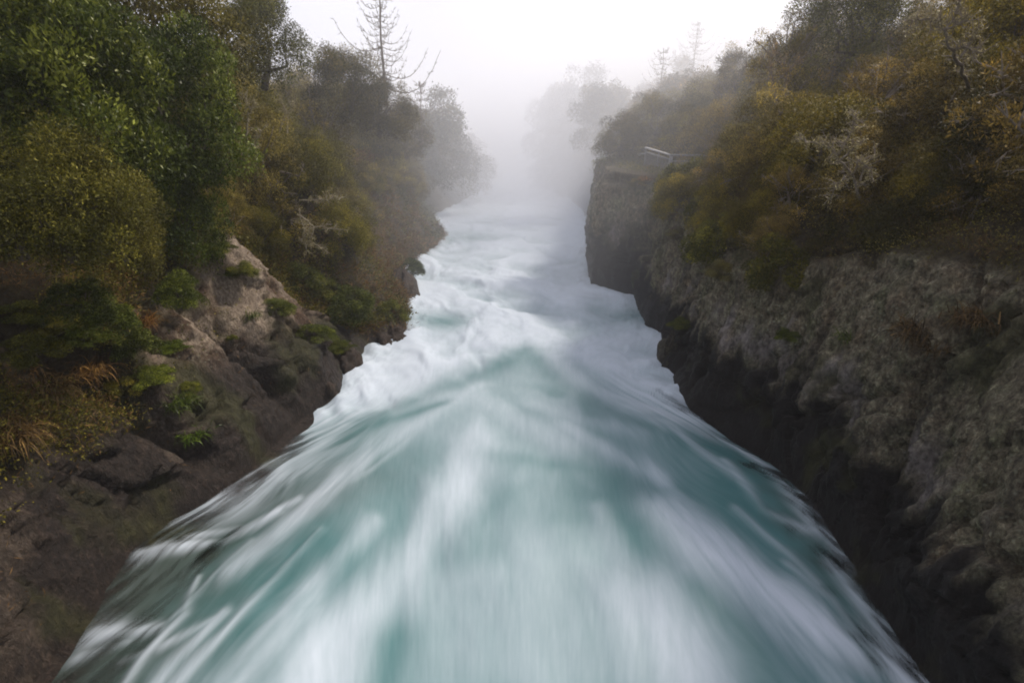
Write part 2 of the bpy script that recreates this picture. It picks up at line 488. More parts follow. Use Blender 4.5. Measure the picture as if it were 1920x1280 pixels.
def build_river():
    ys = [2.6]
    while ys[-1] < 190: ys.append(ys[-1] + max(.05, ys[-1] * .0066))
    ys = np.array(ys)
    NC = 440
    xl, xr = edge_x(-1, ys) - 1.2, edge_x(1, ys) + .9
    s = np.linspace(0, 1, NC)
    X = xl[:, None] + (xr - xl)[:, None] * s[None]
    Y = np.repeat(ys[:, None], NC, 1)
    dl, dr = X - edge_x(-1, ys)[:, None], edge_x(1, ys)[:, None] - X
    dl = dl - .60 * np.exp(-((Y - 12.4) / 2.1) ** 2)
    dl = dl + .9 * (fbm(Y * .9, X * .5, 3, 70, 3) - .5) * (1 - sstep(14, 20, Y)); dr = dr + .7 * (fbm(Y * 1.1, X * .5, 3, 72, 3) - .5)
    up = sstep(17.5, 22, Y)                       # 0 = smooth tongue, 1 = white rapids
    wx = fbm(X * .35, Y * .20, 1, 3, 3) - .5
    side_w = sstep(2.0, 4.6, np.abs(X + .2)) * (1 - up)
    fan_out = X / np.maximum(25 - Y, 6.0) * 15
    fan_in = X / (Y * .94 + 3.0) * 13
    th = fan_in * (1 - side_w) + fan_out * side_w
    st1 = fbm(X * .42 + wx * 2.5, Y * .26, 2, 4, 3)
    st2a = fbm(fan_in * 1.1 + wx * 1.5, Y * .26, 3, 5, 4, .55)
    st2b = fbm(fan_out * 1.5 + wx * 4, Y * .32, 3, 45, 4, .55)
    st2 = st2a * (1 - side_w) + st2b * side_w
    st3a = fbm(fan_in * 5 + wx * 5, Y * .40, 5, 6, 3, .6)
    st3b = fbm(fan_out * 7 + wx * 5, Y * .55, 5, 46, 3, .6)
    st3 = st3a * (1 - side_w) + st3b * side_w
    tb1 = fbm(X * .5 + wx * 3 + .25 * Y, Y * .34 - .12 * X, 4, 7, 4)
    tb2 = fbm(X * 1.3 + wx * 4 + .3 * Y, Y * 1.0 - .3 * X, 6, 8, 4)
    # foam bands measured from the photograph, laid on the water surface
    W = lambda pts: np.array([on_z(*p)[:2] for p in pts])
    strokes = [
        # (points, half width m, strength)
        ([(700, 665), (655, 735), (560, 800), (500, 865), (440, 925)], .75, .95),
        ([(790, 640), (700, 690), (640, 760), (560, 830)], .9, .8),
        ([(880, 665), (800, 700), (720, 745), (600, 800)], .40, .55),
        ([(900, 715), (840, 770), (740, 830), (640, 905), (520, 1000), (430, 1060)], .30, .62),
        ([(890, 830), (850, 900), (790, 1000), (730, 1090), (650, 1190), (600, 1290)], .62, .85),
        ([(640, 800), (560, 870), (500, 890)], .5, .62),
        ([(830, 745), (900, 740), (960, 790), (1060, 830)], .42, .50),
        ([(1060, 805), (1130, 840), (1200, 880), (1240, 900)], .30, .62),
        ([(1235, 960), (1290, 1010), (1380, 1075), (1470, 1130), (1580, 1200), (1720, 1300)], .50, .95),
        ([(1250, 1000), (1340, 1060)], .45, .6),
        ([(1295, 780), (1400, 840), (1475, 925), (1530, 1000)], .22, .55),
        ([(1360, 870), (1430, 960), (1500, 995), (1560, 1010)], .16, .55),
        ([(1200, 1120), (1270, 1200), (1320, 1300)], .60, .78),
        ([(1120, 950), (1180, 1060), (1240, 1150)], .30, .45),
        ([(930, 1090), (960, 1180), (1010, 1290)], .5, .25),
        ([(1000, 900), (1000, 1100), (1050, 1280)], .5, .18),
        ([(700, 980), (560, 1130), (430, 1290)], .34, .62),
        ([(600, 1000), (480, 1120), (380, 1230), (330, 1290)], .15, .62),
        ([(265, 1045), (310, 1030), (420, 1010), (520, 960)], .15, .85),
        ([(175, 1185), (230, 1185), (300, 1175)], .16, .85),
        ([(330, 985), (440, 950), (520, 900)], .16, .6),
        ([(370, 1075), (340, 1150), (270, 1230), (230, 1290)], .10, .7),
        ([(230, 1240), (330, 1200), (420, 1150)], .10, .45),
        ([(1085, 640), (1170, 700), (1290, 775)], 1.0, .9),
        ([(1010, 640), (1100, 720), (1180, 755), (1290, 780)], .5, .85),
        ([(880, 860), (930, 850)], .5, .3),
        ([(1480, 900), (1600, 1080), (1740, 1270)], .16, .55),
        ([(1440, 1150), (1560, 1250), (1600, 1300)], .30, .55),
    ]
    strokes += [
        ([(1300, 790), (1380, 830), (1450, 890), (1500, 950)], .10, .75),
        ([(1520, 960), (1560, 1010), (1600, 1070)], .10, .65),
        ([(1560, 1060), (1640, 1150), (1720, 1250)], .16, .7),
        ([(1480, 1060), (1560, 1120), (1640, 1220)], .14, .45),
        ([(1180, 770), (1290, 830), (1380, 900)], .20, .40),
        ([(1380, 960), (1480, 1040), (1530, 1090)], .14, .5),
        ([(600, 830), (500, 900), (420, 945)], .20, .75),
        ([(470, 1010), (400, 1070), (300, 1180)], .10, .5),
        ([(560, 940), (460, 985), (350, 1010)], .12, .6),
        ([(800, 800), (700, 880), (600, 940)], .14, .45),
        ([(420, 1150), (330, 1240), (290, 1290)], .14, .5),
        ([(150, 1230), (240, 1200)], .10, .5),
        ([(1000, 760), (1080, 790), (1200, 820)], .35, .35),
    ]
    darks = [
        ([(985, 655), (900, 690), (820, 715), (700, 765)], .45, .8),
        ([(985, 655), (1060, 710), (1160, 755)], .42, .6),
        ([(1160, 900), (1175, 960), (1200, 1010)], .62, .9),
        ([(600, 1010), (640, 1060)], .5, .7),
        ([(740, 1200), (720, 1290)], .45, .85),
        ([(1330, 1120), (1420, 1230), (1440, 1300)], .42, .9),
        ([(560, 880), (720, 800), (830, 760)], .22, .7),
        ([(1260, 900), (1400, 1010), (1500, 1060)], .34, .5),
        ([(900, 855), (1040, 870), (1120, 880)], .25, .4),
        ([(400, 1010), (520, 930)], .25, .7),
        ([(1290, 800), (1400, 900)], .25, .45),
        ([(480, 1190), (430, 1250)], .25, .6),
    ]

    def field(lst, ws, soft):
        acc = np.zeros_like(X)
        for pts, w, k in lst:
            L = W(pts); best = np.full_like(X, 1e9)
            for a, b in zip(L[:-1], L[1:]):
                d = b - a; l2 = d @ d
                t = np.clip(((X - a[0]) * d[0] + (Y - a[1]) * d[1]) / l2, 0, 1)
                best = np.minimum(best, np.hypot(X - a[0] - t * d[0], (Y - a[1] - t * d[1]) * .8))
            ww = w * (1 + ws * (st2 - .5) + .6 * (st1 - .5))
            acc = np.maximum(acc, k * np.exp(-(best / np.maximum(ww, .05)) ** 2 * soft))
        return acc
    fo = field(strokes, 1.6, .75)
    dk = field(darks, .8, .8)
    calm = .17 + .22 * sstep(.36, .66, st1) * (1 - sstep(3.2, 6.0, np.abs(X + .3)) * .8) - .22 * sstep(3.0, 6.0, np.abs(X))
    calm += (.12 + .16 * side_w) * (st2 - .5) + (.03 + .14 * side_w) * (st3 - .5)
    foam_low = np.maximum(calm, 0) * (1 - .95 * dk)
    foam_low = foam_low + (1 - foam_low) * fo * np.clip(.64 + (.7 + .7 * side_w) * (st2 - .45) + (.2 + .8 * side_w) * (st3 - .5), 0, 1.0) * (1 - .5 * dk)
    # V of the tongue running up into the rapids
    apex = on_z(985, 652)
    vy = apex[1] - .95 * np.abs(X - apex[0]) - .5 * np.clip(np.abs(X - apex[0]) - 2.5, 0, 9) + 3.0 * (tb1 - .5) + 1.2 * (tb2 - .5)
    rap = sstep(-1.1, 1.5, Y - vy) * sstep(14.6, 16.6, Y + .8 * (tb2 - .5))
    foam_up = np.clip(.88 + .95 * (tb1 - .46) + .35 * (tb2 - .5), .38, 1.0)
    for (px, py, rx, ry, k) in ((830, 605, 1.2, 1.4, .75), (1195, 600, .9, 1.6, .6), (1120, 580, .8, 1.5, .4), (870, 440, 3, 2.5, .4), (1010, 660, 1.1, .6, .3)):
        c = on_z(px, py)
        foam_up = foam_up - k * np.exp(-((X - c[0]) / rx) ** 2 - ((Y - c[1]) / ry) ** 2) * (.5 + .8 * tb2)
    foam = foam_low * (1 - rap) + np.clip(foam_up, .12, 1) * rap
    foam = np.clip(foam, 0, 1)
    # edges: a thin ragged veil of water over the dark rock
    near = 1 - sstep(9, 17, Y)
    wl = .25 + 1.35 * near
    torn = fbm(X * 2.2 + Y * .6, Y * 2.0 - X * .5, 4, 74, 4) - .5
    dr = dr + .9 * torn; dl = dl + .7 * torn
    al = sstep(-.35, 1.0, (dl + .10 * near + 1.9 * (st2 - .5) * (.4 + near) + 1.7 * (st3 - .5) * (.3 + near)) / wl)
    ar = sstep(-.6, .8, (dr + .9 * (st2 - .5) + 1.0 * (st3 - .5)) / .6)
    alpha = np.maximum(al, .8 * fo * sstep(-.25, .3, dl) * near) * ar
    alpha = np.maximum(alpha, rap * sstep(-.9, -.3, np.minimum(dl, dr)) * .9)
    alpha = np.clip(alpha, 0, 1)
    alpha[0] = 0
    # height
    Z = .12 * (fbm(X * .5, Y * .3, 8, 60, 3) - .5) * 2
    Z += .05 * (st2 - .5)
    Z += (1 - up) * (.14 * np.exp(-((Y - 15.5 + .10 * X ** 2) / 1.5) ** 2) - .16 * np.exp(-((Y - 18.6 + .10 * X ** 2) / 1.3) ** 2))
    Z += rap * (.55 * (tb1 - .42) + .10 * (tb2 - .5) + .03 * (fbm(X * 3.2, Y * 3.4, 3, 61, 3) - .5)) * (1 - .3 * sstep(30, 60, Y))
    Z += .35 * np.exp(-(np.minimum(dl, dr) / .8) ** 2) * rap * (.3 + tb2)
    Z += .05 * fo * (1 - rap)
    # the river bows down over its lip beyond
    Z += -.0 * Y
    V = np.stack([X, Y, Z], -1).reshape(-1, 3)
    m, nt, out = new_mat('river_water')
    fa = N(nt, 'ShaderNodeAttribute', attribute_name='foam').outputs['Fac']
    aa = N(nt, 'ShaderNodeAttribute', attribute_name='veil').outputs['Fac']
    fl = N(nt, 'ShaderNodeAttribute', attribute_name='flow').outputs['Color']
    f1 = noise_tex(nt, fl, 2.2, 5, .62, (4.5, .45, 1)); f2 = noise_tex(nt, fl, 2.0, 3, .6, (1.4, .5, 1))
    fib = mth(nt, 'SUBTRACT', mth(nt, 'ADD', mth(nt, 'MULTIPLY', f1, .7), mth(nt, 'MULTIPLY', f2, .3)), .5)
    amp = mth(nt, 'ADD', mth(nt, 'MULTIPLY', fa, .45), .16)
    fa = mth(nt, 'ADD', fa, mth(nt, 'MULTIPLY', fib, amp), clamp=True)
    aa_ = mth(nt, 'MULTIPLY', mth(nt, 'MULTIPLY', aa, mth(nt, 'SUBTRACT', 1.0, aa)), 6.0)
    aa = mth(nt, 'ADD', aa, mth(nt, 'MULTIPLY', fib, aa_), clamp=True)
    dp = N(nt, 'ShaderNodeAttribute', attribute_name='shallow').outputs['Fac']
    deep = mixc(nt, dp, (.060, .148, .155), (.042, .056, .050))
    col = mixc(nt, fa, deep, (.47, .53, .60))
    bs = N(nt, 'ShaderNodeBsdfPrincipled')
    nt.links.new(col, bs.inputs['Base Color'])
    rg = mixc(nt, fa, (.38, .38, .38), (.9, .9, .9)); nt.links.new(rg, bs.inputs['Roughness'])
    bs.inputs['IOR'].default_value = 1.33
    bs.inputs['Specular IOR Level'].default_value = .30
    tr = N(nt, 'ShaderNodeBsdfTransparent')
    mx = N(nt, 'ShaderNodeMixShader'); nt.links.new(aa, mx.inputs[0])
    nt.links.new(tr.outputs[0], mx.inputs[1]); nt.links.new(bs.outputs[0], mx.inputs[2])
    nt.links.new(mx.outputs[0], out.inputs[0])
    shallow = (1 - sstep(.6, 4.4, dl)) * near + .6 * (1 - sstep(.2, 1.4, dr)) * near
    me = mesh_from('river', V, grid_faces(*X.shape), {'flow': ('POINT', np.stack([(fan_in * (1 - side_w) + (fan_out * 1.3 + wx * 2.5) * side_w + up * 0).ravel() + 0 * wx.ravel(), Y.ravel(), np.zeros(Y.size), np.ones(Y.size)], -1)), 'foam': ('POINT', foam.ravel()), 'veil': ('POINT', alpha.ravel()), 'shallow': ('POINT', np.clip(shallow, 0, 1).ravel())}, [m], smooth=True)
    tag(link('river', me), 'turquoise river streaked with white foam rushing between the rock banks', kind='structure')


build_river()

# ------------------------------------------------------------------ foliage builders


def unit(v):
    return v / (np.linalg.norm(v, axis=-1, keepdims=True) + 1e-9)


def leaf_quads(P, D, Nn, ln, wd):
    """diamond leaves: base P, direction D, normal Nn, lengths ln, widths wd"""
    S = unit(np.cross(D, Nn)); ln = ln[:, None]; wd = wd[:, None]
    mid = P + D * ln * .45
    return np.stack([P, mid + S * wd * .5, P + D * ln - unit(np.cross(S, D)) * ln * .12, mid - S * wd * .5], 1)


def leaf_mesh(name, quads, var, mat):
    n = len(quads)
    return mesh_from(name, quads.reshape(-1, 3), np.arange(n * 4).reshape(-1, 4), {'var': ('FACE', np.clip(var, 0, 1))}, [mat])


def crown_mesh(name, mat, rx, rz, n_clump, n_leaf, leaf, aspect, rng, droop=0.0, squash=.7, clump=.34, spike=0):
    """crown of leaf clumps on an uneven ellipsoid centred at the origin"""
    c = unit(rng.normal(size=(n_clump, 3)))
    c[:, 2] = np.where(c[:, 2] < -.8, -c[:, 2] * .6, c[:, 2])
    rr = rng.uniform(.45, .95, n_clump) ** .7
    lump = .62 + .75 * vnoise(c[:, 0] * 2 + 7, c[:, 1] * 2 + 3, c[:, 2] * 2, int(rng.integers(99)))
    C = c * (rr * lump)[:, None] * [rx, rx, rz]
    cr = clump * rx * rng.uniform(.45, 1.3, n_clump)
    w = cr ** 2; idx = rng.choice(n_clump, n_leaf, p=w / w.sum())
    d = unit(rng.normal(size=(n_leaf, 3)))
    d[:, 2] = np.abs(d[:, 2]) * np.where(rng.random(n_leaf) < .72, 1, -1)
    r = rng.uniform(.25, 1.0, n_leaf) ** .45
    r = r * (1 + .22 * rng.normal(size=n_leaf) * (rng.random(n_leaf) < .3))
    P = C[idx] + d * (cr[idx] * r)[:, None] * [1, 1, squash]
    P[:, 2] -= droop * (np.hypot(P[:, 0], P[:, 1]) / rx) ** 2 * rz
    D = unit(d * .8 + rng.normal(size=(n_leaf, 3)) * .7 + [0, 0, .25 - droop])
    Nn = unit(d + rng.normal(size=(n_leaf, 3)) * .55 + [0, 0, .6])
    Nn = unit(Nn - (Nn * D).sum(1, keepdims=True) * D)
    ln = leaf * rng.uniform(.6, 1.35, n_leaf)
    q = leaf_quads(P, D, Nn, ln, ln * aspect)
    var = .50 * rng.random(n_clump)[idx] ** 1.4 + .5 * rng.random(n_leaf) ** 1.2 + .02
    return leaf_mesh(name, q, var, mat), C, cr


def stem_mesh(name, mat, C, rz, rng, r0=.09, twigs=0, twig_out=1.0, lean=0):
    tb = Tubes(6)
    base = np.array([0, 0, -rz * .72])
    tops = C[np.argsort(-C[:, 2])]
    pick = tops[:: max(1, len(tops) // 9)][:9]
    fork = np.array([rng.normal() * .08, rng.normal() * .08, -rz * .42])
    tb.add([base, (base + fork) / 2 + [rng.normal() * .05, rng.normal() * .05, 0], fork], [r0, r0 * .85, r0 * .75])
    for t in pick:
        m = (fork + t) / 2 + rng.normal(size=3) * .12 + [0, 0, -.1]
        tb.add([fork, m, t * .8], [r0 * .45, r0 * .25, r0 * .08])
    for _ in range(twigs):
        t = C[rng.integers(len(C))]
        d = unit(t + rng.normal(size=3) * .5 + [0, 0, .5])
        L = twig_out * rng.uniform(.5, 1.2)
        e = t * 1.0 + d * L
        tb.add([t * .5, t, e], [.02, .014, .005])
        for k in range(4):
            b = t + (e - t) * rng.uniform(.2, .8)
            tb.add([b, b + unit(d + rng.normal(size=3) * .8) * L * .35], [.009, .004])
    return tb.mesh(name, mat)


PROTO = {}


def make_proto(key, mat, stem_mat, rx, rz, seeds, **kw):
    tw = kw.pop('twigs', 0); two = kw.pop('twig_out', .5); r0 = kw.pop('r0', .08)
    PROTO[key] = []
    for sd in seeds:
        rng = np.random.default_rng(sd)
        cm, C, cr = crown_mesh('leaves_' + key, mat, rx, rz, rng=rng, **kw)
        PROTO[key].append((cm, stem_mesh('stem_' + key, stem_mat, C, rz, rng, r0, tw, two)))


make_proto('broad', M_BROAD, M_BARK, 1.0, 1.05, (1, 2, 3), n_clump=70, n_leaf=32000, leaf=.050, aspect=.42, clump=.28, squash=.9)
make_proto('fine', M_FINE, M_BARK, 1.0, .95, (4, 5, 6, 7), n_clump=75, n_leaf=42000, leaf=.042, aspect=.36, clump=.29, droop=.10, squash=.95)
make_proto('brown', M_BROWN, M_DEAD, 1.0, 1.0, (8, 9, 10), n_clump=64, n_leaf=32000, leaf=.048, aspect=.26, clump=.28, droop=.05, squash=.95, twigs=12, twig_out=.35)
make_proto('twiggy', M_BROWN, M_DEAD, 1.0, 1.0, (11, 12), n_clump=50, n_leaf=12000, leaf=.05, aspect=.3, clump=.25, twigs=46, twig_out=.35, r0=.05)
make_proto('leafy', M_MOSS, M_BARK, 1.0, .8, (13, 14), n_clump=52, n_leaf=14000, leaf=.075, aspect=.5, clump=.30, droop=.35)
make_proto('far', M_FINE, M_BARK, 1.0, 1.15, (15, 16, 17), n_clump=80, n_leaf=24000, leaf=.06, aspect=.5, clump=.32, droop=.08, squash=1.0, r0=.03)

PLACED = []
GROUPS = {}


def plant(key, pos, r, h=1.0, color=(1, 1, 1), name='bush', label=None, cat='bush', group=None, v=None):
    """pos = crown centre; r = crown radius; h = vertical stretch"""
    k = len(PLACED) if v is None else v
    cm, sm = PROTO[key][k % len(PROTO[key])]
    root = bpy.data.objects.new(name, None); COL.objects.link(root)
    root.location = (pos[0], pos[1], pos[2]); root.rotation_euler = (random.uniform(-.12, .12), random.uniform(-.12, .12), random.uniform(0, 6.28))
    root.scale = (r * random.uniform(.92, 1.08), r * random.uniform(.92, 1.08), r * h)
    a = link('trunk' if name.endswith('tree') else 'stem', sm, root)
    b = link('crown' if name.endswith('tree') else 'foliage', cm, root)
    jit = random.uniform(.85, 1.15)
    b.color = (color[0] * jit, color[1] * jit, color[2] * jit, 1)
    tag(root, label, cat, group)
    PLACED.append(root)
    return root


exec_tail = None
# ------------------------------------------------------------------ hero bushes (photo pixel, world distance, radius)
HERO = [
    # key, px, py, y, r, h, colour, name, label, cat
    ('broad', 130, 190, 11.5, 1.75, 1.25, (.85, .85, .85), 'broadleaf_tree', 'glossy green broadleaf tree with big leaves above the rounded olive bush', 'tree'),
    ('broad', 60, 60, 13.0, 1.7, 1.1, (.85, .95, .9), 'broadleaf_tree', 'dark green broadleaf tree at the upper corner above the rock facing the railing', 'tree'),
    ('fine', 120, 390, 9.8, 1.30, 1.05, (.80, .86, .8), 'rounded_bush', 'big rounded olive bush overhanging the brown rock, below the glossy broadleaf tree', 'bush'),
    ('fine', 20, 400, 9.0, 1.05, 1.0, (.7, .78, .7), 'rounded_bush', 'olive bush cut by the picture edge beside the big rounded olive bush', 'bush'),
    ('fine', 215, 420, 10.6, .85, 1.3, (.88, .9, .85), 'rounded_bush', 'narrow olive bush bulging from the river side of the big rounded olive bush', 'bush'),
    ('broad', 330, 230, 15.5, 1.7, 1.25, (.8, .85, .85), 'broadleaf_tree', 'mid green small-leaved tree between the glossy broadleaf tree and the pale sapling', 'tree'),
    ('broad', 350, 400, 15.0, 1.0, 1.7, (.8, .85, .8), 'leafy_bush', 'tall green bush hanging down to the pale tan rock patch', 'bush'),
    ('fine', 310, 80, 19, 2.4, 1.1, (.75, .75, .75), 'slope_tree', 'dark olive tree touching the top of the picture above the mid green small-leaved tree', 'tree'),
    ('fine', 480, 85, 27, 2.1, 1.2, (.62, .72, .70), 'slope_tree', 'dark round-topped tree standing tallest on the skyline, before the dead conifer', 'tree'),
    ('leafy', 335, 545, 13.4, .5, 1.1, (.95, 1.1, .7), 'leafy_bush', 'bright green leafy bush at the upper edge of the pale tan rock', 'bush'),
    ('leafy', 250, 640, 11.8, .50, .9, (.7, .8, .55), 'leafy_bush', 'dark green leafy bush on the mossy ledge below the big rounded olive bush', 'bush'),
    ('leafy', 560, 520, 21.0, .85, .8, (.8, .85, .65), 'leafy_bush', 'leafy green shrub just above the brown rock shoulder', 'bush'),
    ('leafy', 660, 570, 20.5, .95, .8, (.68, .78, .6), 'leafy_bush', 'dark leafy shrub draped low over the white water at the river bend', 'bush'),
    ('leafy', 600, 540, 21.5, .8, .8, (.9, .92, .65), 'leafy_bush', 'middle leafy shrub of the trailing green patch above the river bend', 'bush'),
    ('leafy', 730, 580, 23.0, .65, .8, (1.3, 1.3, .9), 'leafy_bush', 'yellow green mossy shrub hugging the rock by the white water', 'bush'),
    ('twiggy', 600, 410, 24.0, 1.3, .8, (1.0, .95, .8), 'twiggy_bush', 'straggly brown bush full of pale bare twigs above the leafy shrubs', 'bush'),
    ('leafy', 775, 500, 30.5, .7, .8, (.6, .8, .75), 'overhanging_branch', 'small leafy spray leaning out over the white rapids', 'bush'),
    # railing side
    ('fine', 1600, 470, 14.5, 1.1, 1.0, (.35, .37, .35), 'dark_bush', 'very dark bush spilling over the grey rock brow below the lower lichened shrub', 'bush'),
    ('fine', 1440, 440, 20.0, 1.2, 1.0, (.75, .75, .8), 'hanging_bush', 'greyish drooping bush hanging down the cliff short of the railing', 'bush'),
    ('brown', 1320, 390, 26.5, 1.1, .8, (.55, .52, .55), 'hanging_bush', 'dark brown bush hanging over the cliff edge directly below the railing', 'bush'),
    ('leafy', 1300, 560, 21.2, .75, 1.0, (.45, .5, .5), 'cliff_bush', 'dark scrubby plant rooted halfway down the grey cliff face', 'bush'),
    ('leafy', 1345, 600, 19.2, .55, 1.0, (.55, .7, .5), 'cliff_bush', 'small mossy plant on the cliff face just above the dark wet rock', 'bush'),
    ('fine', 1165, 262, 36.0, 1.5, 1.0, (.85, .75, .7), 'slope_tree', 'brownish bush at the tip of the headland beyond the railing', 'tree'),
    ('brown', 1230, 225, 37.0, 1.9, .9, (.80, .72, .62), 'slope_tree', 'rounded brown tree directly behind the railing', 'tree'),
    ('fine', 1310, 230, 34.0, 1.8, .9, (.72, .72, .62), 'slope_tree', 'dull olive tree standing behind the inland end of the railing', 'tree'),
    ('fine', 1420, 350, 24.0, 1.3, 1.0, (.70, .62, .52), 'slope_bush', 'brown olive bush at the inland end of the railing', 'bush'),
    ('fine', 1545, 400, 16.5, 1.2, 1.1, (.55, .50, .38), 'dark_bush', 'dark olive bush between the greyish drooping bush and the very dark bush', 'bush'),
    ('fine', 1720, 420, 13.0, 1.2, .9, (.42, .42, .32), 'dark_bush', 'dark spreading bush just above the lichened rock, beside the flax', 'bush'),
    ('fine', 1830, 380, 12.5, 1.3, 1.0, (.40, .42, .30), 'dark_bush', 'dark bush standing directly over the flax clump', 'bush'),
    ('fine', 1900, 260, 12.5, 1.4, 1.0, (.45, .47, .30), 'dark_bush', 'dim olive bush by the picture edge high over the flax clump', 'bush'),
    ('brown', 1780, 250, 15.0, 1.5, 1.0, (.65, .55, .40), 'slope_bush', 'brown bush between the two lichened dead shrubs', 'bush'),
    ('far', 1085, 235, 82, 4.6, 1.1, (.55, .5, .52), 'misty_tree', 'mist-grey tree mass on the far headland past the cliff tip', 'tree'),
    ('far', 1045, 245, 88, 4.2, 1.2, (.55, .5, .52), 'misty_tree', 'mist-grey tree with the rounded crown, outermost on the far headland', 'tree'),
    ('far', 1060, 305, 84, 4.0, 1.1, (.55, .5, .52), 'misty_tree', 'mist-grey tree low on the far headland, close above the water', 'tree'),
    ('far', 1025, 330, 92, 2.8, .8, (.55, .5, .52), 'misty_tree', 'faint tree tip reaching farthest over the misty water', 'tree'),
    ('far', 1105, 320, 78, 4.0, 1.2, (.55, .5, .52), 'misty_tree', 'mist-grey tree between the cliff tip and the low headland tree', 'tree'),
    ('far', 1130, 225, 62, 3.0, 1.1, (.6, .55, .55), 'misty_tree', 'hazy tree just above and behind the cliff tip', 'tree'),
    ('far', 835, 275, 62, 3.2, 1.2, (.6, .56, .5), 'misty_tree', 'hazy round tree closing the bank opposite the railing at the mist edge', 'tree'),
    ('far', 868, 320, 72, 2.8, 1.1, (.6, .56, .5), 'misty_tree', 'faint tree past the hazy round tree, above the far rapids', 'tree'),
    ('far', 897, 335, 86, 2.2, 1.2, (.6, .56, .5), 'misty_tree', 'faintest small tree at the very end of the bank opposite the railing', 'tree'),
    ('fine', 640, 170, 33, 2.1, 1.1, (.65, .62, .55), 'slope_tree', 'rounded olive tree on the skyline just before the dead conifer', 'tree'),
    ('fine', 705, 205, 35, 1.9, 1.1, (.66, .60, .55), 'slope_tree', 'olive brown tree hiding the foot of the dead conifer', 'tree'),
    ('brown', 765, 255, 42, 1.9, 1.1, (.66, .60, .55), 'slope_tree', 'brown tree on the skyline just past the dead conifer', 'tree'),
    ('leafy', 150, 560, 10.3, .55, .9, (.55, .65, .45), 'leafy_bush', 'small dark fern-like bush right under the big rounded olive bush', 'bush'),
    ('leafy', 200, 590, 10.8, .5, .8, (.75, .9, .5), 'leafy_bush', 'small bright green plant beside the dark fern-like bush', 'bush'),
    ('leafy', 60, 650, 9.6, .45, .7, (.8, .75, .4), 'leafy_bush', 'yellowish mossy cushion on the ledge by the picture edge', 'bush'),
    ('brown', 1640, 340, 15.5, 1.5, 1.0, (1.1, .95, .65), 'slope_bush', 'brown bush behind the lower lichened dead shrub', 'bush'),
    ('brown', 1480, 280, 19.5, 1.7, 1.1, (1.6, 1.35, .95), 'slope_bush', 'tawny brown bush of warm, bright colour beside the railing shelf', 'bush'),
    ('twiggy', 1470, 130, 24.0, 1.6, 1.1, (1.3, 1.1, .8), 'twiggy_bush', 'orange brown bush with bare pale branches on the skyline above the railing bank', 'bush'),
    ('twiggy', 1385, 130, 34, 1.4, 1.0, (.9, .8, .85), 'twiggy_bush', 'thin bare-twigged grey bush breaking the misty skyline above the railing', 'bush'),
    ('fine', 1600, 50, 24, 2.2, 1.0, (.6, .68, .6), 'slope_tree', 'dark green tree where the railing bank skyline meets the top of the picture', 'tree'),
]
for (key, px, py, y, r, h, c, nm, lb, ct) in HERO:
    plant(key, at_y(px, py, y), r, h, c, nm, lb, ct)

# ------------------------------------------------------------------ the rest of the bush, row by row along each bank
ROWNAME = {0: 'rock brow', 1: 'lower slope', 2: 'middle slope', 3: 'upper slope', 4: 'skyline'}
ORD = ['first', 'second', 'third', 'fourth', 'fifth', 'sixth', 'seventh', 'eighth', 'ninth', 'tenth', 'eleventh', 'twelfth', 'thirteenth', 'fourteenth', 'fifteenth', 'sixteenth', 'seventeenth', 'eighteenth', 'nineteenth', 'twentieth',
       'twenty-first', 'twenty-second', 'twenty-third', 'twenty-fourth', 'twenty-fifth']


def row(side, ri, t, y0, y1, gap0, r0, kinds, hgt, lift=.45):
    bank = 'railing bank' if side > 0 else 'bank opposite the railing'
    y, n = y0, 0
    rr = random.Random(side * 100 + ri)
    while y < y1:
        far = sstep(30, 60, y)
        r = r0 * rr.uniform(.8, 1.2) * (1 + .25 * far)
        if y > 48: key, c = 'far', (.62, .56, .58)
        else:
            key = rr.choice(kinds)
            c = {'fine': (.80, .86, .72), 'brown': (.88, .84, .76), 'twiggy': (1.1, 1.0, .85), 'broad': (.75, .8, .7), 'leafy': (.8, .85, .7)}[key]
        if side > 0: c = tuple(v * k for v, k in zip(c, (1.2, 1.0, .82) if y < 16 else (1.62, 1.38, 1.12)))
        if side < 0: c = tuple(v * k for v, k in zip(c, (1.3, 1.22, .95)))
        yy = y + rr.uniform(-.3, .3)
        p = surf(side, yy, t + rr.uniform(-.22, .22))
        clear = side > 0 and 25.4 < y < 37 and ri <= 1
        if not clear:
            h = hgt * rr.uniform(.85, 1.2)
            p[2] += r * h * lift
            word = {'fine': 'olive fine-leaved', 'brown': 'brown fine-leaved', 'twiggy': 'brown bare-twigged', 'broad': 'green broad-leaved', 'leafy': 'mossy green large-leaved', 'far': 'mist-faded'}[key]
            tree = ri >= 2
            lb = f"{word} {'tree' if tree else 'bush'}, {ORD[min(n, 24)]} along the {ROWNAME[ri]} of the {bank}"
            if y < 6: lb = None
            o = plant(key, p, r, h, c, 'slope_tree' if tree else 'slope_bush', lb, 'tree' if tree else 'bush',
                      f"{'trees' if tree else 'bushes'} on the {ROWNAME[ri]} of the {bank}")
            o.rotation_euler[2] = rr.uniform(0, 6.28)
            n += 1
        y += gap0 * r * rr.uniform(.85, 1.15)


# bank opposite the railing
row(-1, 1, 4.55, 18.5, 90, 1.2, 1.15, ['fine', 'brown', 'twiggy', 'brown'], .95)
row(-1, 2, 5.15, 12.0, 100, 1.15, 1.6, ['fine', 'brown', 'fine', 'twiggy'], 1.1)
row(-1, 3, 5.6, 10.0, 100, 1.15, 1.9, ['fine', 'brown', 'fine'], 1.25)
row(-1, 4, 6.05, 9.0, 100, 1.2, 2.1, ['fine', 'fine', 'twiggy', 'brown'], 1.25)
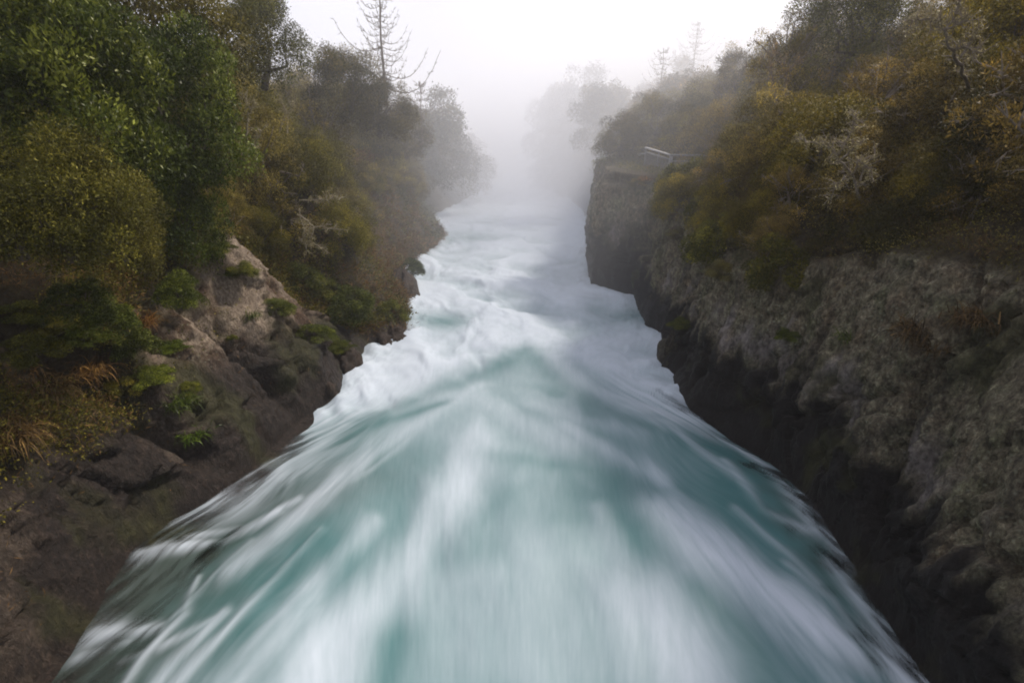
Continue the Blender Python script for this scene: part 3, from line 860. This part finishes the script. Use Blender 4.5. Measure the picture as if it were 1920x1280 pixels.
# railing bank
row(1, 0, 4.05, 14.5, 26.5, 1.3, .95, ['brown', 'fine', 'fine', 'leafy'], 1.0, .1)
row(1, 1, 4.65, 8.5, 110, 1.4, 1.15, ['brown', 'fine', 'brown', 'twiggy'], 1.0)
row(1, 2, 5.15, 8.0, 100, 1.15, 1.55, ['brown', 'fine', 'brown', 'twiggy'], 1.1)
row(1, 3, 5.6, 8.0, 100, 1.2, 1.8, ['fine', 'brown', 'twiggy'], 1.15)
row(1, 4, 6.05, 9.0, 100, 1.3, 2.0, ['fine', 'brown'], 1.2)

# ------------------------------------------------------------------ undergrowth carpets (uncountable)


def carpet(side, name, n, tlo, thi, ylo, yhi, leaf, asp, mat, seed, label, col=(1, 1, 1), thresh=.35, h=.35):
    rng = np.random.default_rng(seed)
    B = BANK[side]
    y = ylo * (yhi / ylo) ** rng.random(n * 2)
    t = rng.uniform(tlo, thi, n * 2)
    i = np.clip(np.searchsorted(YR, y), 1, len(YR) - 1); j = np.clip(np.searchsorted(B['T'], t), 0, len(B['T']) - 2)
    P = B['V'][i, j] + rng.normal(size=(n * 2, 3)) * [.10, .12, .08]
    keep = (B['veg'][i, j] + .25 * rng.normal(size=n * 2) > .5) & (vnoise(P[:, 1] * .9, P[:, 2] * .9, P[:, 0] * .9, seed) > thresh)
    zone = (side > 0) & (P[:, 1] > 27.5) & (P[:, 1] < 33.5) & (t < 4.95)
    keep &= ~(zone & (t < 4.15))
    P, zone = P[keep][:n], zone[keep][:n]; m = len(P)
    tall = vnoise(P[:, 1] * 1.7, P[:, 2] * 1.7, P[:, 0] * 1.7, seed + 3)
    out_ = np.tile([-side * .75, 0, .66], (m, 1))
    P = P + out_ * (rng.random(m) * h * tall * 1.6 * np.where(zone, .2, 1))[:, None]
    D = unit(out_ + rng.normal(size=(m, 3)) * .8)
    Nn = unit(out_ + rng.normal(size=(m, 3)) * .6); Nn = unit(Nn - (Nn * D).sum(1, keepdims=True) * D)
    ln = leaf * rng.uniform(.5, 1.5, m) * np.clip(P[:, 1] / 16, .8, 2.5)
    q = leaf_quads(P, D, Nn, ln, ln * asp)
    var = .45 * vnoise(P[:, 1] * 1.2, P[:, 2] * 1.2, P[:, 0], seed + 9) + .5 * rng.random(m)
    o = link(name, leaf_mesh(name, q, var, mat)); o.color = (*col, 1)
    tag(o, label, 'ground cover', kind='stuff')


carpet(-1, 'undergrowth', 160000, 3.6, 5.4, 6.5, 22, .065, .5, M_MOSS, 5, 'mossy green undergrowth on the near sunlit slope', (1.25, 1.05, .8), .24)
carpet(-1, 'undergrowth', 70000, 3.3, 6.3, 20, 60, .06, .45, M_BROWN, 15, 'brown green undergrowth on the far part of the sunlit slope', (.75, .80, .6), .30)
carpet(-1, 'dead_grass', 60000, 3.2, 5.2, 6.5, 45, .13, .10, M_DRY, 6, 'orange brown dead grass and fern on the sunlit slope', (.95, .78, .6), .42)
carpet(1, 'undergrowth', 80000, 3.8, 6.3, 7, 27, .055, .4, M_BROWN, 7, 'dark brown undergrowth over the slope short of the railing', (.95, .9, .65), .25)
carpet(1, 'undergrowth', 50000, 3.8, 6.3, 27, 60, .05, .4, M_BROWN, 17, 'brown undergrowth over the slope around the railing', (.8, .8, .7), .25, .25)
carpet(1, 'dead_grass', 30000, 3.8, 5.4, 7, 28, .13, .10, M_DRY, 8, 'tawny dead grass along the brow of the grey cliff', (.55, .5, .42), .5)


# ------------------------------------------------------------------ tussocks and flax
def tussock(pos, r, n, L, mat, color, name, label, cat, droop=1.2, seed=0, wd=.02, up=.6, side=1):
    rng = np.random.default_rng(seed)
    Q = []
    for _ in range(n):
        b = rng.normal(size=3) * r * [.35, .35, .1]
        d = unit(np.array([rng.normal() - side * .35, rng.normal(), up + abs(rng.normal()) * .8]))
        l = L * rng.uniform(.6, 1.1); p = b.copy(); s = unit(np.cross(d, [rng.normal() * .3, rng.normal() * .3, 1.0])); w = wd
        prev = (p - s * w, p + s * w)
        for k in range(5):
            p = p + d * l / 5; d = unit(d + np.array([0, 0, -droop * .22 * (k + 1) / 2.2]))
            w2 = wd * (1 - (k + 1) / 5.2)
            cur = (p - s * w2, p + s * w2)
            Q.append((prev[0], prev[1], cur[1], cur[0])); prev = cur
    Q = np.array(Q); var = np.repeat(rng.random(n), 5)
    o = link(name, leaf_mesh(name, Q, var, mat)); o.location = pos; o.color = (*color, 1)
    tag(o, label, cat)
    return o


def on_bank(px, py, side):
    """where the ray through a photo pixel meets the bank surface"""
    V = BANK[side]['V']; sub = V[:, ::2]
    u, v = (px - 960) / FPX, (640 - py) / FPX
    d = unit(np.array([u, CP + v * SP, -SP + v * CP]))
    rel = sub - [0, 0, CAM_H]
    tt = rel @ d
    dist = np.linalg.norm(rel - tt[..., None] * d, axis=-1)
    ok = (tt > 2) & (dist < tt * .012 + .08)
    if not ok.any():
        k = np.unravel_index(np.argmin(dist / np.maximum(tt, 1)), dist.shape)
    else:
        t2 = np.where(ok, tt, 1e9); k = np.unravel_index(np.argmin(t2), t2.shape)
    return sub[k].copy()


tussock(at_y(1880, 500, 10.6) + [0, 0, -.25], .30, 80, .75, M_FLAX, (.5, .5, .3), 'flax_clump', 'spiky green flax clump at the cliff brow, by the picture edge', 'flax', 1.0, 3, .028, .9)
tussock(at_y(1790, 470, 11.6) + [0, 0, -.1], .3, 60, .5, M_FLAX, (.35, .35, .25), 'flax_clump', 'smaller dim flax tuft behind the spiky flax clump', 'flax', 1.0, 4, .022, .8)
for i, (px, py, sd, n, L, c, lb) in enumerate([
    (1690, 610, 1, 260, .55, (.36, .32, .27), 'brown drooping grass tuft on the lichened rock face'),
    (1800, 590, 1, 260, .60, (.42, .37, .31), 'longer tan grass tuft on the lichened rock under the flax'),
    (1750, 660, 1, 120, .35, (.34, .30, .25), 'short brown grass tuft below the two bigger tufts on lichened rock'),
    (1580, 620, 1, 120, .40, (.40, .40, .3), 'dull green grass tuft near the vertical crack in the cliff'),
    (1250, 330, 1, 220, .45, (.95, .70, .42), 'orange grass tuft on the shelf edge at the foot of the railing'),
    (1220, 322, 1, 180, .40, (.90, .66, .42), 'orange grass tuft on the cliff tip side of the railing foot'),
    (110, 730, -1, 420, .70, (.62, .56, .45), 'orange brown hanging grass above the dark brown rock'),
    (40, 800, -1, 420, .75, (.60, .52, .4), 'orange brown hanging grass lowest on the brown rock, by the picture edge'),
    (150, 690, -1, 300, .60, (.95, .75, .5), 'tawny hanging grass tuft on top of the orange brown grass'),
    (350, 760, -1, 200, .50, (.35, .38, .2), 'green hanging grass in the cleft beside the pale tan rock'),
    (290, 600, -1, 200, .45, (.9, .62, .35), 'rusty fern tuft between the green leafy bushes'),
    (360, 830, -1, 160, .35, (.5, .6, .2), 'yellow green moss tuft in the dark rock cleft'),
    (490, 590, -1, 120, .30, (.5, .5, .3), 'small round grass tuft growing on the pale tan rock'),
]):
    p = on_bank(px, py, sd)
    tussock(p, .42, n, L, M_DRY if c[0] > c[1] else M_FLAX, c, 'grass_tuft', lb, 'grass tuft', 2.2, 20 + i, .012, .2, sd)


# small plants rooted on the banks
for (px, py, sd, key, r, c, lb) in [
    (300, 690, -1, 'leafy', .42, (.8, .9, .5), 'green creeper cushion on the rock step below the dark green leafy bush'),
    (235, 715, -1, 'leafy', .38, (.9, .75, .45), 'yellow brown fern cushion inland of the green creeper cushion'),
    (340, 640, -1, 'leafy', .34, (.75, .95, .5), 'green cushion plant at the near lip of the pale tan rock'),
    (365, 720, -1, 'leafy', .28, (.8, .8, .45), 'small green cushion beside the cleft under the pale tan rock'),
    (170, 650, -1, 'leafy', .40, (.6, .7, .4), 'dim green cushion under the dark fern-like bush'),
    (90, 610, -1, 'leafy', .42, (.85, .75, .45), 'brownish moss cushion above the yellowish mossy cushion'),
    (40, 570, -1, 'leafy', .42, (.6, .6, .4), 'dark moss cushion in the shade below the olive bush at the picture edge'),
    (60, 720, -1, 'leafy', .34, (1.0, .85, .4), 'golden moss cushion between the orange hanging grasses'),
    (420, 470, -1, 'leafy', .40, (.85, .85, .5), 'olive cushion plant at the top tip of the pale tan rock'),
    (470, 500, -1, 'leafy', .45, (.8, .8, .5), 'low olive shrub along the crest of the pale tan rock'),
    (525, 560, -1, 'leafy', .50, (.7, .78, .5), 'low green shrub farther along the crest past the low olive shrub'),
    (600, 610, -1, 'leafy', .55, (.62, .7, .45), 'dull green shrub at the shoulder of the brown rock'),
    (645, 640, -1, 'leafy', .45, (.55, .6, .4), 'dark creeping plant just above the waterline rock knob'),
    (450, 640, -1, 'leafy', .16, (.7, .7, .4), 'tiny plant in a pit of the pale tan rock'),
    (1265, 600, 1, 'leafy', .40, (.55, .6, .45), 'dark moss clump low on the recessed part of the grey cliff'),
    (1340, 500, 1, 'brown', .50, (.7, .65, .5), 'brown tuft shrub clinging to the cliff face below the railing shelf'),
    (1255, 430, 1, 'brown', .45, (.7, .65, .55), 'hanging brown scrub on the upper cliff directly under the railing'),
    (1420, 520, 1, 'brown', .45, (.6, .58, .45), 'brown scrub clump beneath the greyish drooping bush'),
    (1460, 640, 1, 'leafy', .28, (.55, .65, .4), 'small green clump on the pale drip-stained rock'),
    (1180, 345, 1, 'brown', .45, (.8, .7, .55), 'brown scrub on the rim at the cliff tip'),
]:
    p = on_bank(px, py, sd)
    plant(key, p + np.array([0, 0, r * .05]), r * 1.1, .5, tuple(v * 1.35 for v in c), 'cushion_plant', lb, 'plant')

# ------------------------------------------------------------------ dead wood
def lichen_on(tips, rng, n, spread, size):
    """small pale tufts clinging to branch points"""
    T = np.array(tips); i = rng.integers(0, len(T), n)
    P = T[i] + rng.normal(size=(n, 3)) * spread
    D = unit(rng.normal(size=(n, 3)) + [0, 0, -.5]); Nn = unit(np.cross(D, rng.normal(size=(n, 3))))
    ln = size * rng.uniform(.5, 1.6, n)
    return leaf_quads(P, D, Nn, ln, ln * .3), rng.random(n)


def dead_shrub(name, pix, y, label, seed, scale=1.0, lich=5000, cat='dead shrub', mat=M_PALE, col=(1, 1, 1), r0=.05):
    """pix = list of branch polylines in photo pixels with a depth offset; the first is the trunk"""
    rng = np.random.default_rng(seed)
    base = at_y(*pix[0][0][:2], y)
    tb = Tubes(6); pts_all = []
    for bi, pl in enumerate(pix):
        P = [at_y(a, b, y + (q[0] if q else 0)) - base for a, b, *q in pl]
        # resample with wobble
        Q = []
        for a, b in zip(P[:-1], P[1:]):
            for k in range(4): Q.append(a + (b - a) * k / 4 + rng.normal(size=3) * .02 * scale)
        Q.append(P[-1])
        r = np.linspace(r0 if bi == 0 else r0 * .55, .008, len(Q))
        tb.add(Q, r); pts_all += Q
        for k in range(2, len(Q)):
            for _ in range(3):
                d = unit(unit(Q[k] - Q[k - 1]) * .6 + rng.normal(size=3) * .8 + [0, 0, .25]); L = rng.uniform(.12, .42) * scale
                m = Q[k] + d * L * .5 + rng.normal(size=3) * .03
                e = Q[k] + d * L
                tb.add([Q[k], m, e], [.012, .008, .003]); pts_all += [m, e, (m + Q[k]) / 2]
                d2 = unit(d + rng.normal(size=3) * .7); tb.add([m, m + d2 * L * .4], [.006, .003]); pts_all.append(m + d2 * L * .3)
    root = link(name, tb.mesh(name, mat)); root.location = base
    q, var = lichen_on(pts_all, rng, lich, .035 * scale, .06 * scale)
    lo = link('lichen', leaf_mesh('lichen', q, var, M_LICHEN), root); lo.color = (*col, 1)
    tag(root, label, cat)
    return root


dead_shrub('lichened_shrub', [
    [(1640, 420, 2.6), (1612, 372, .9), (1598, 330, .2), (1575, 300), (1560, 280), (1545, 268)],
    [(1560, 280), (1530, 268), (1505, 262)], [(1570, 295), (1588, 262), (1600, 235), (1605, 215)],
    [(1598, 330, .2), (1612, 300), (1635, 325, -.2)], [(1575, 300), (1600, 280), (1612, 268)], [(1610, 340), (1622, 310), (1640, 290)],
    [(1590, 325), (1572, 345), (1555, 372)]], 13.2, 'pale lichen-draped dead shrub leaning over dark bushes, the lower of two', 3, .8, 3000, r0=.045, col=(1.0, .92, .66), mat=M_DEAD)
dead_shrub('lichened_shrub', [
    [(1830, 190, 2.6), (1803, 135, .9), (1785, 95, .2), (1768, 55), (1760, 40), (1745, 35)],
    [(1760, 40), (1730, 35), (1705, 38)], [(1770, 60), (1790, 30), (1800, 5), (1800, -20)],
    [(1785, 95, .2), (1810, 90), (1840, 100, -.2)], [(1770, 60), (1800, 45), (1810, 40)], [(1800, 110), (1820, 80), (1832, 58)]],
    12.4, 'pale lichen-draped dead shrub high on the slope, the upper of two', 4, .8, 2600, r0=.045, col=(.85, .78, .58), mat=M_DEAD)
dead_shrub('bare_branch', [[(1455, 190), (1450, 150), (1445, 110), (1455, 80)], [(1450, 150), (1430, 110)], [(1450, 160), (1480, 130), (1500, 110)], [(1470, 190), (1475, 150), (1470, 110)]],
           21.5, 'orange-tinted bare branches poking above the tawny bush near the railing', 5, .9, 1200, col=(1, .72, .4), r0=.035, mat=M_DEAD)
dead_shrub('bare_branch', [[(555, 400), (590, 425), (640, 430)], [(560, 375), (600, 375), (640, 370)], [(590, 425), (580, 450), (610, 470)], [(560, 390), (570, 430), (575, 470)]],
           20.5, 'tangle of pale dead twigs on the slope above the leafy shrubs', 6, 1.0, 1500, col=(.8, .75, .55), r0=.03)
dead_shrub('pale_sapling', [[(462, 262), (464, 230), (468, 200), (462, 185)], [(466, 215), (480, 195)], [(465, 205), (455, 180)]],
           20, 'thin pale sapling stem among the dark bushes by the mid green tree', 7, .8, 900, 'sapling', r0=.035, col=(.9, .85, .6))
dead_shrub('pale_sapling', [[(540, 250), (538, 215), (528, 190)], [(538, 215), (552, 190)], [(539, 225), (530, 205)]],
           23, 'forked pale sapling stem between the thin sapling and dead conifer', 8, .8, 700, 'sapling', r0=.035, col=(.9, .85, .6))
dead_shrub('pale_sapling', [[(425, 140), (432, 110), (450, 85)], [(430, 120), (415, 95)]],
           19, 'leaning pale branch high up near the dark round-topped skyline tree', 9, .9, 700, 'sapling', r0=.04, col=(.9, .85, .6))
dead_shrub('pale_sapling', [[(455, 290), (480, 265), (495, 240)], [(480, 300), (485, 270)]],
           17.5, 'short bent pale stem just below the thin pale sapling', 10, .8, 500, 'sapling', r0=.03, col=(.9, .85, .6))


def dead_conifer(pos, H, label, seed, spread=.27, lo=.25, name='dead_conifer', boughs=None):
    rng = np.random.default_rng(seed)
    tb = Tubes(7); tw = Tubes(4); pts = []
    tr = [np.array([.06 * math.sin(k * 1.3) * (k / 8), .03 * math.cos(k), H * k / 8]) for k in range(9)]
    tb.add(tr, np.linspace(.17 * H / 12, .02, 9))
    z = lo * H; k = 0
    L_ = []
    nb, nt_ = (4, 4) if H > 8 else (3, 2)
    while z < H * .97:
        f = 1 - (z / H)
        for a in rng.uniform(0, 6.28) + np.arange(nb if H > 8 else 3) * 6.28 / nb:
            L_.append((z, a + rng.normal() * .2, H * spread * (f ** .6) * rng.uniform(.65, 1.15) + .12))
        z += rng.uniform(.34, .62) * (H / 12 if H > 8 else .75)
    for (z, a, L) in L_ + (boughs or []):
        b = np.array([0, 0, z]); dr = np.array([math.cos(a), math.sin(a), 0])
        P = [b + dr * L * s + np.array([0, 0, L * (-.16 * math.sin(s * 2.6) + .62 * s ** 3)]) for s in np.linspace(0, 1, 8)]
        tw.add(P, np.linspace(.050, .014, 8) * max(.5, L / 3) * H / 12 * 1.2)
        pts += P
        for i in range(1, 8):
            for _ in range(nt_ if L < 2.2 else nt_ * 2):
                s0 = P[i] + (P[i - 1] - P[i]) * rng.random()
                d = unit(dr * .5 + rng.normal(size=3) * .6 + [0, 0, .45]); l = rng.uniform(.12, .4) * (1.1 - i / 12) * (1.5 if H > 8 else 1)
                e = s0 + d * l; tw.add([s0, (s0 + e) / 2 + [0, 0, -.02], e], [.015, .012, .007]); pts += [(s0 + e) / 2, e]
    root = bpy.data.objects.new(name, None); COL.objects.link(root); root.location = pos
    link('trunk', tb.mesh('trunk', M_DEAD), root)
    link('crown', tw.mesh('branches', M_DEAD), root)
    q, var = lichen_on(pts, rng, 6500 if H > 8 else 500, .03, .05)
    lo_ = link('lichen', leaf_mesh('lichen', q, var, M_LICHEN), root); lo_.color = (.55, .45, .36, 1)
    tag(root, label, 'dead tree')
    return root


b0 = at_y(722, 170, 36); topz = at_y(722, -60, 36)[2]
dead_conifer((b0[0], 36, b0[2] - .8), topz - b0[2] + .8, 'tall bare dead conifer with upcurved branches on the skyline', 21, .30, .22, boughs=[(1.0, -.15, 3.4), (1.7, .25, 2.6), (3.1, 3.2, 2.6)])
b1 = at_y(1240, 150, 52)
dead_conifer((b1[0], 52, b1[2] - 2), 4.4, 'small misty dead tree with upright branches on the railing bank skyline', 22, .55, .3, 'dead_tree')
b2 = at_y(1300, 130, 62)
dead_conifer((b2[0], 62, b2[2] - 2), 6.2, 'faint mist-faded bare tree on the skyline behind the small dead tree', 23, .5, .3, 'dead_tree')
b3 = at_y(790, 215, 42)
dead_conifer((b3[0], 42, b3[2] - 1.5), 3.6, 'thin bare treetop lower on the skyline past the tall dead conifer', 24, .45, .3, 'dead_tree')

# ------------------------------------------------------------------ boulders by the water


def boulder(pos, sx, sy, sz, label, seed, mat):
    rng = np.random.default_rng(seed)
    n, m_ = 40, 28
    th = np.linspace(0, 2 * math.pi, n, endpoint=False); ph = np.linspace(.02, math.pi - .02, m_)
    T_, P_ = np.meshgrid(th, ph)
    d = np.stack([np.cos(T_) * np.sin(P_), np.sin(T_) * np.sin(P_), np.cos(P_)], -1)
    r = .75 + .5 * fbm(d[..., 0] * 1.4 + seed, d[..., 1] * 1.4, d[..., 2] * 1.4, seed, 4)
    wv, wc, wt = worley(T_ * 1.3 + 20 + seed, P_ * 1.5 + 20, seed)
    r = r * (1 + .22 * (wv - .5) + .25 * wt) - .18 * np.abs(fbm(d[..., 0] * 3 + seed, d[..., 1] * 3, d[..., 2] * 1.0, seed + 5, 3) - .5) * 2
    V = (d * r[..., None] * [sx, sy, sz]).reshape(-1, 3)
    i = np.arange(m_ - 1)[:, None] * n; j = np.arange(n)[None]
    F = np.stack([i + j, i + (j + 1) % n, i + n + (j + 1) % n, i + n + j], -1).reshape(-1, 4)[:, ::-1]
    wet = np.full(len(V), .75)
    me = mesh_from('boulder', V, F, {'wet': ('POINT', wet)}, [mat], smooth=True)
    o = link('boulder', me); o.location = pos
    tag(o, label, 'rock')
    return o


LR = bpy.data.materials['left_rock']; RR = bpy.data.materials['right_rock']
boulder(on_z(668, 700) + [-.45, 0, .15], .60, .9, .9, 'dark wet rock knob standing in the white water under the mossy shrub', 1, LR)
boulder(on_z(630, 745) + [-.55, 0, .0], .60, .7, .8, 'pointed dark rock at the waterline where foam breaks against the sunlit bank', 2, LR)
boulder(on_z(755, 640) + [-.5, 0, -.15], .9, 1.2, .8, 'low grey ledge sloping into the rapids upstream of the rock knob', 3, LR)
boulder(at_y(790, 455, 43) + [-.5, 0, 0], 1.5, 2.2, 2.1, 'misty grey rock cone at the foot of the bank by the far rapids', 4, LR)
boulder(at_y(775, 575, 28) + [-.5, 0, 0], .9, 1.8, 1.7, 'smooth grey rock buttress dipping into the rapids below the bushes', 5, LR)
boulder(on_z(1248, 690) + [.2, 0, .3], .45, .7, .9, 'dark rock nose jutting into the foam below the shaded cliff', 6, RR)

# ------------------------------------------------------------------ lookout railing
m, nt, out = new_mat('weathered_steel')
pb = N(nt, 'ShaderNodeBsdfPrincipled', i_Roughness=.5, i_Metallic=.2); tc = N(nt, 'ShaderNodeTexCoord')
c_ = ramp(nt, noise_tex(nt, tc.outputs['Object'], 8, 4), [(.3, (.13, .13, .135)), (.7, (.22, .22, .22))]); nt.links.new(c_, pb.inputs['Base Color'])
nt.links.new(pb.outputs[0], out.inputs[0]); M_STEEL = m
m, nt, out = new_mat('weathered_handrail')
pb = N(nt, 'ShaderNodeBsdfPrincipled', i_Roughness=.5); tc = N(nt, 'ShaderNodeTexCoord')
c_ = ramp(nt, noise_tex(nt, tc.outputs['Object'], 6, 4, .6, (1, 1, 1)), [(.3, (.22, .215, .22)), (.7, (.36, .35, .36))]); nt.links.new(c_, pb.inputs['Base Color'])
nt.links.new(pb.outputs[0], out.inputs[0]); M_RAIL = m


def box_between(a, b, w, h, mat, name, parent):
    a, b = np.array(a, float), np.array(b, float)
    d = unit(b - a); s = unit(np.cross(d, [0, 0, 1.0])) if abs(d[2]) < .95 else np.array([1.0, 0, 0]); u = np.cross(s, d)
    V = [p + s * i * w / 2 + u * j * h / 2 for p in (a, b) for i, j in ((-1, -1), (1, -1), (1, 1), (-1, 1))]
    F = [(0, 1, 2, 3), (7, 6, 5, 4), (0, 4, 5, 1), (1, 5, 6, 2), (2, 6, 7, 3), (3, 7, 4, 0)]
    me = mesh_from(name, V, F, mats=[mat]); return me


rail = bpy.data.objects.new('lookout_railing', None); COL.objects.link(rail)
A = at_y(1211, 277, 31.8); B = at_y(1257, 291, 29.6); Cc = at_y(1340, 292, 28.4); A0 = at_y(1198, 291, 33.5)
rail.location = B - [0, 0, 1.1]
O = np.array(rail.location)
A, B, Cc, A0 = A - O, B - O, Cc - O, A0 - O


def rp(name, a, b, w, h, mat):
    return link(name, box_between(a, b, w, h, mat, name, rail), rail)


dn = np.array([0, 0, 1.0])
rp('handrail', A, B, .16, .07, M_RAIL)
rp('handrail', B + [.06, 0, 0], Cc, .16, .10, M_STEEL)
rp('handrail', A0, A - dn * .30, .10, .05, M_RAIL)
rp('mid_rail', A - dn * .22, B - dn * .22, .05, .09, M_STEEL)
rp('mid_rail', B - dn * .28 + [.06, 0, 0], Cc - dn * .26, .04, .05, M_STEEL)
rp('bottom_rail', A - dn * .98, B - dn * .98, .05, .06, M_STEEL)
for f in (0, .55, 1.0):
    q = A + (B - A) * f; rp('post', q - dn * 1.45, q - dn * .028, .075, .075, M_STEEL)
q = B + [.16, .25, -.05]; rp('post', q - dn * 1.4, q, .07, .07, M_STEEL)
for f in (.55, .97):
    q = B + (Cc - B) * f; rp('post', q - dn * 1.3, q - dn * .026, .07, .07, M_STEEL)
# one infill of thin balusters
V, F = [], []
for k in range(17):
    f = (k + .5) / 17; q = A + (B - A) * f; w = .020
    b = len(V)
    for zz in (.94, .27):
        for i, j in ((-1, -1), (1, -1), (1, 1), (-1, 1)): V.append(q + [i * w, j * w, -zz])
    F += [(b + 0, b + 1, b + 5, b + 4), (b + 1, b + 2, b + 6, b + 5), (b + 2, b + 3, b + 7, b + 6), (b + 3, b + 0, b + 4, b + 7)]
link('baluster_infill', mesh_from('balusters', V, F, mats=[M_STEEL]), rail)
tag(rail, 'grey lookout railing with pale handrail on the cliff shelf', 'railing')

# ------------------------------------------------------------------ distant misty hill
hx = np.linspace(0, 1, 60); hy = np.linspace(0, 1, 24)
HX, HY = np.meshgrid(hx, hy)
Xh = 20 + HX * 90; Yh = 75 + HY * 60
Zh = 4 + 26 * np.sin(np.clip(HY * 1.3, 0, 1) * math.pi / 2) * (.25 + .75 * sstep(0, .55, HX)) + 5 * (fbm(Xh * .12, Yh * .12, 1, 90, 4) - .5)
hm, nt, out = new_mat('hill_bush')
g = N(nt, 'ShaderNodeNewGeometry'); cc = ramp(nt, noise_tex(nt, g.outputs['Position'], .8, 5), [(.3, (.02, .022, .012)), (.7, (.07, .07, .035))])
pb = N(nt, 'ShaderNodeBsdfPrincipled', i_Roughness=.9); nt.links.new(cc, pb.inputs['Base Color']); nt.links.new(pb.outputs[0], out.inputs[0])
tag(link('hill', mesh_from('hill', np.stack([Xh, Yh, Zh], -1).reshape(-1, 3), grid_faces(*Xh.shape), mats=[hm], smooth=True)), 'mist-veiled hillside rising behind the railing bank', kind='structure')
rr = random.Random(5)
for k in range(14):
    i = 6 + k // 2 * 1; j = 12 + k * 3
    x_, y_ = 36 + k * 2.1 + rr.uniform(-1, 1), 92 + rr.uniform(-6, 8)
    ii = np.argmin(np.abs(hx * 90 + 20 - x_)); jj = np.argmin(np.abs(hy * 60 + 75 - y_))
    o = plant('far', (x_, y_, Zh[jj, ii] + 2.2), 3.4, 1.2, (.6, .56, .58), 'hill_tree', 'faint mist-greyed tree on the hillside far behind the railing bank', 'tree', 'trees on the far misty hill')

# ------------------------------------------------------------------ air
BOX = (-70, 70, -38, 215, -3.4, 34)


def vol_box(name, b, density, color, aniso, label):
    x0, x1, y0, y1, z0, z1 = b
    V = [(x, y, z) for z in (z0, z1) for (x, y) in ((x0, y0), (x1, y0), (x1, y1), (x0, y1))]
    F = [(3, 2, 1, 0), (4, 5, 6, 7), (0, 1, 5, 4), (1, 2, 6, 5), (2, 3, 7, 6), (3, 0, 4, 7)]
    m, nt, out = new_mat(name)
    v = N(nt, 'ShaderNodeVolumePrincipled'); v.inputs['Color'].default_value = (*color, 1)
    v.inputs['Density'].default_value = density; v.inputs['Anisotropy'].default_value = aniso
    nt.links.new(v.outputs[0], out.inputs['Volume'])
    o = link(name, mesh_from(name, V, F, mats=[m])); tag(o, label, kind='stuff')
    return o, m


vol_box('haze', BOX, .0008, (.96, .95, .99), .2, 'pale mist filling the gorge')
mo, mm = vol_box('spray_mist', (-45, 60, 14, 200, -2.6, 32), .03, (.93, .95, 1.0), .25, 'thick spray cloud hiding the gorge beyond the rapids')
nt = mm.node_tree; vp = [n for n in nt.nodes if n.type == 'PRINCIPLED_VOLUME'][0]
g = N(nt, 'ShaderNodeNewGeometry'); sp = N(nt, 'ShaderNodeSeparateXYZ'); nt.links.new(g.outputs['Position'], sp.inputs[0])


def mrange(v, a, b, c, d):
    m_ = nt.nodes.new('ShaderNodeMapRange'); m_.interpolation_type = 'SMOOTHSTEP'
    nt.links.new(v, m_.inputs[0])
    for i, q in enumerate((a, b, c, d)): m_.inputs[i + 1].default_value = q
    return m_.outputs[0]


dy = mth(nt, 'ADD', mrange(sp.outputs['Y'], 14, 32, 0.0, .24), mrange(sp.outputs['Y'], 28, 70, 0.0, .9))
dx = mrange(sp.outputs['X'], -12, 2, .22, 1.0)
dz = mrange(sp.outputs['Z'], 4, 31, 1.0, .0)
nz = noise_tex(nt, g.outputs['Position'], .055, 2, .5)
nz = ramp(nt, nz, [(.35, (.45, .45, .45)), (.65, (1.4, 1.4, 1.4))])
dd = mth(nt, 'MULTIPLY', mth(nt, 'MULTIPLY', dy, dx), mth(nt, 'MULTIPLY', dz, nz))
nt.links.new(mth(nt, 'MULTIPLY', dd, .060), vp.inputs['Density'])

# ------------------------------------------------------------------ light
SUN_EL, SUN_AZ = math.radians(46), math.radians(48)   # azimuth clockwise from +Y (towards +X)
w = bpy.data.worlds.new('World'); sc.world = w; w.use_nodes = True
nt = w.node_tree; nt.nodes.clear()
out = nt.nodes.new('ShaderNodeOutputWorld')
sky = N(nt, 'ShaderNodeTexSky', sky_type='NISHITA', sun_disc=False, sun_elevation=SUN_EL, sun_rotation=SUN_AZ, air_density=1.0, dust_density=4.0)
hs = N(nt, 'ShaderNodeHueSaturation', i_Saturation=.35); nt.links.new(sky.outputs[0], hs.inputs['Color'])
tc = N(nt, 'ShaderNodeTexCoord')
sp = N(nt, 'ShaderNodeSeparateXYZ'); nt.links.new(tc.outputs['Generated'], sp.inputs[0])
cloud = noise_tex(nt, tc.outputs['Generated'], 1.6, 3, .5)
fogc = ramp(nt, cloud, [(.35, (7.7, 7.6, 8.8)), (.65, (9.6, 9.6, 10.3))])
mixed = mixc(nt, .8, hs.outputs[0], fogc)
bg = N(nt, 'ShaderNodeBackground', i_Strength=.118)
nt.links.new(mixed, bg.inputs[0]); nt.links.new(bg.outputs[0], out.inputs[0])

sd = bpy.data.lights.new('sun', 'SUN'); sd.energy = 5.0; sd.angle = math.radians(10); sd.color = (1, .89, .76)
so = bpy.data.objects.new('sun', sd); COL.objects.link(so)
dirv = Vector((math.sin(SUN_AZ) * math.cos(SUN_EL), math.cos(SUN_AZ) * math.cos(SUN_EL), math.sin(SUN_EL)))
so.rotation_euler = dirv.to_track_quat('Z', 'Y').to_euler()

# ------------------------------------------------------------------ render settings
vs = sc.view_settings
vs.view_transform = 'Standard'; vs.look = 'None'; vs.gamma = 1; vs.exposure = 0
sc.render.engine = 'CYCLES'
cy = sc.cycles
cy.max_bounces = 5; cy.diffuse_bounces = 3; cy.glossy_bounces = 2; cy.transmission_bounces = 3; cy.volume_bounces = 4; cy.volume_step_rate = 2.0; cy.volume_max_steps = 64; cy.transparent_max_bounces = 8
cy.use_denoising = True
cy.filter_width = 1.9
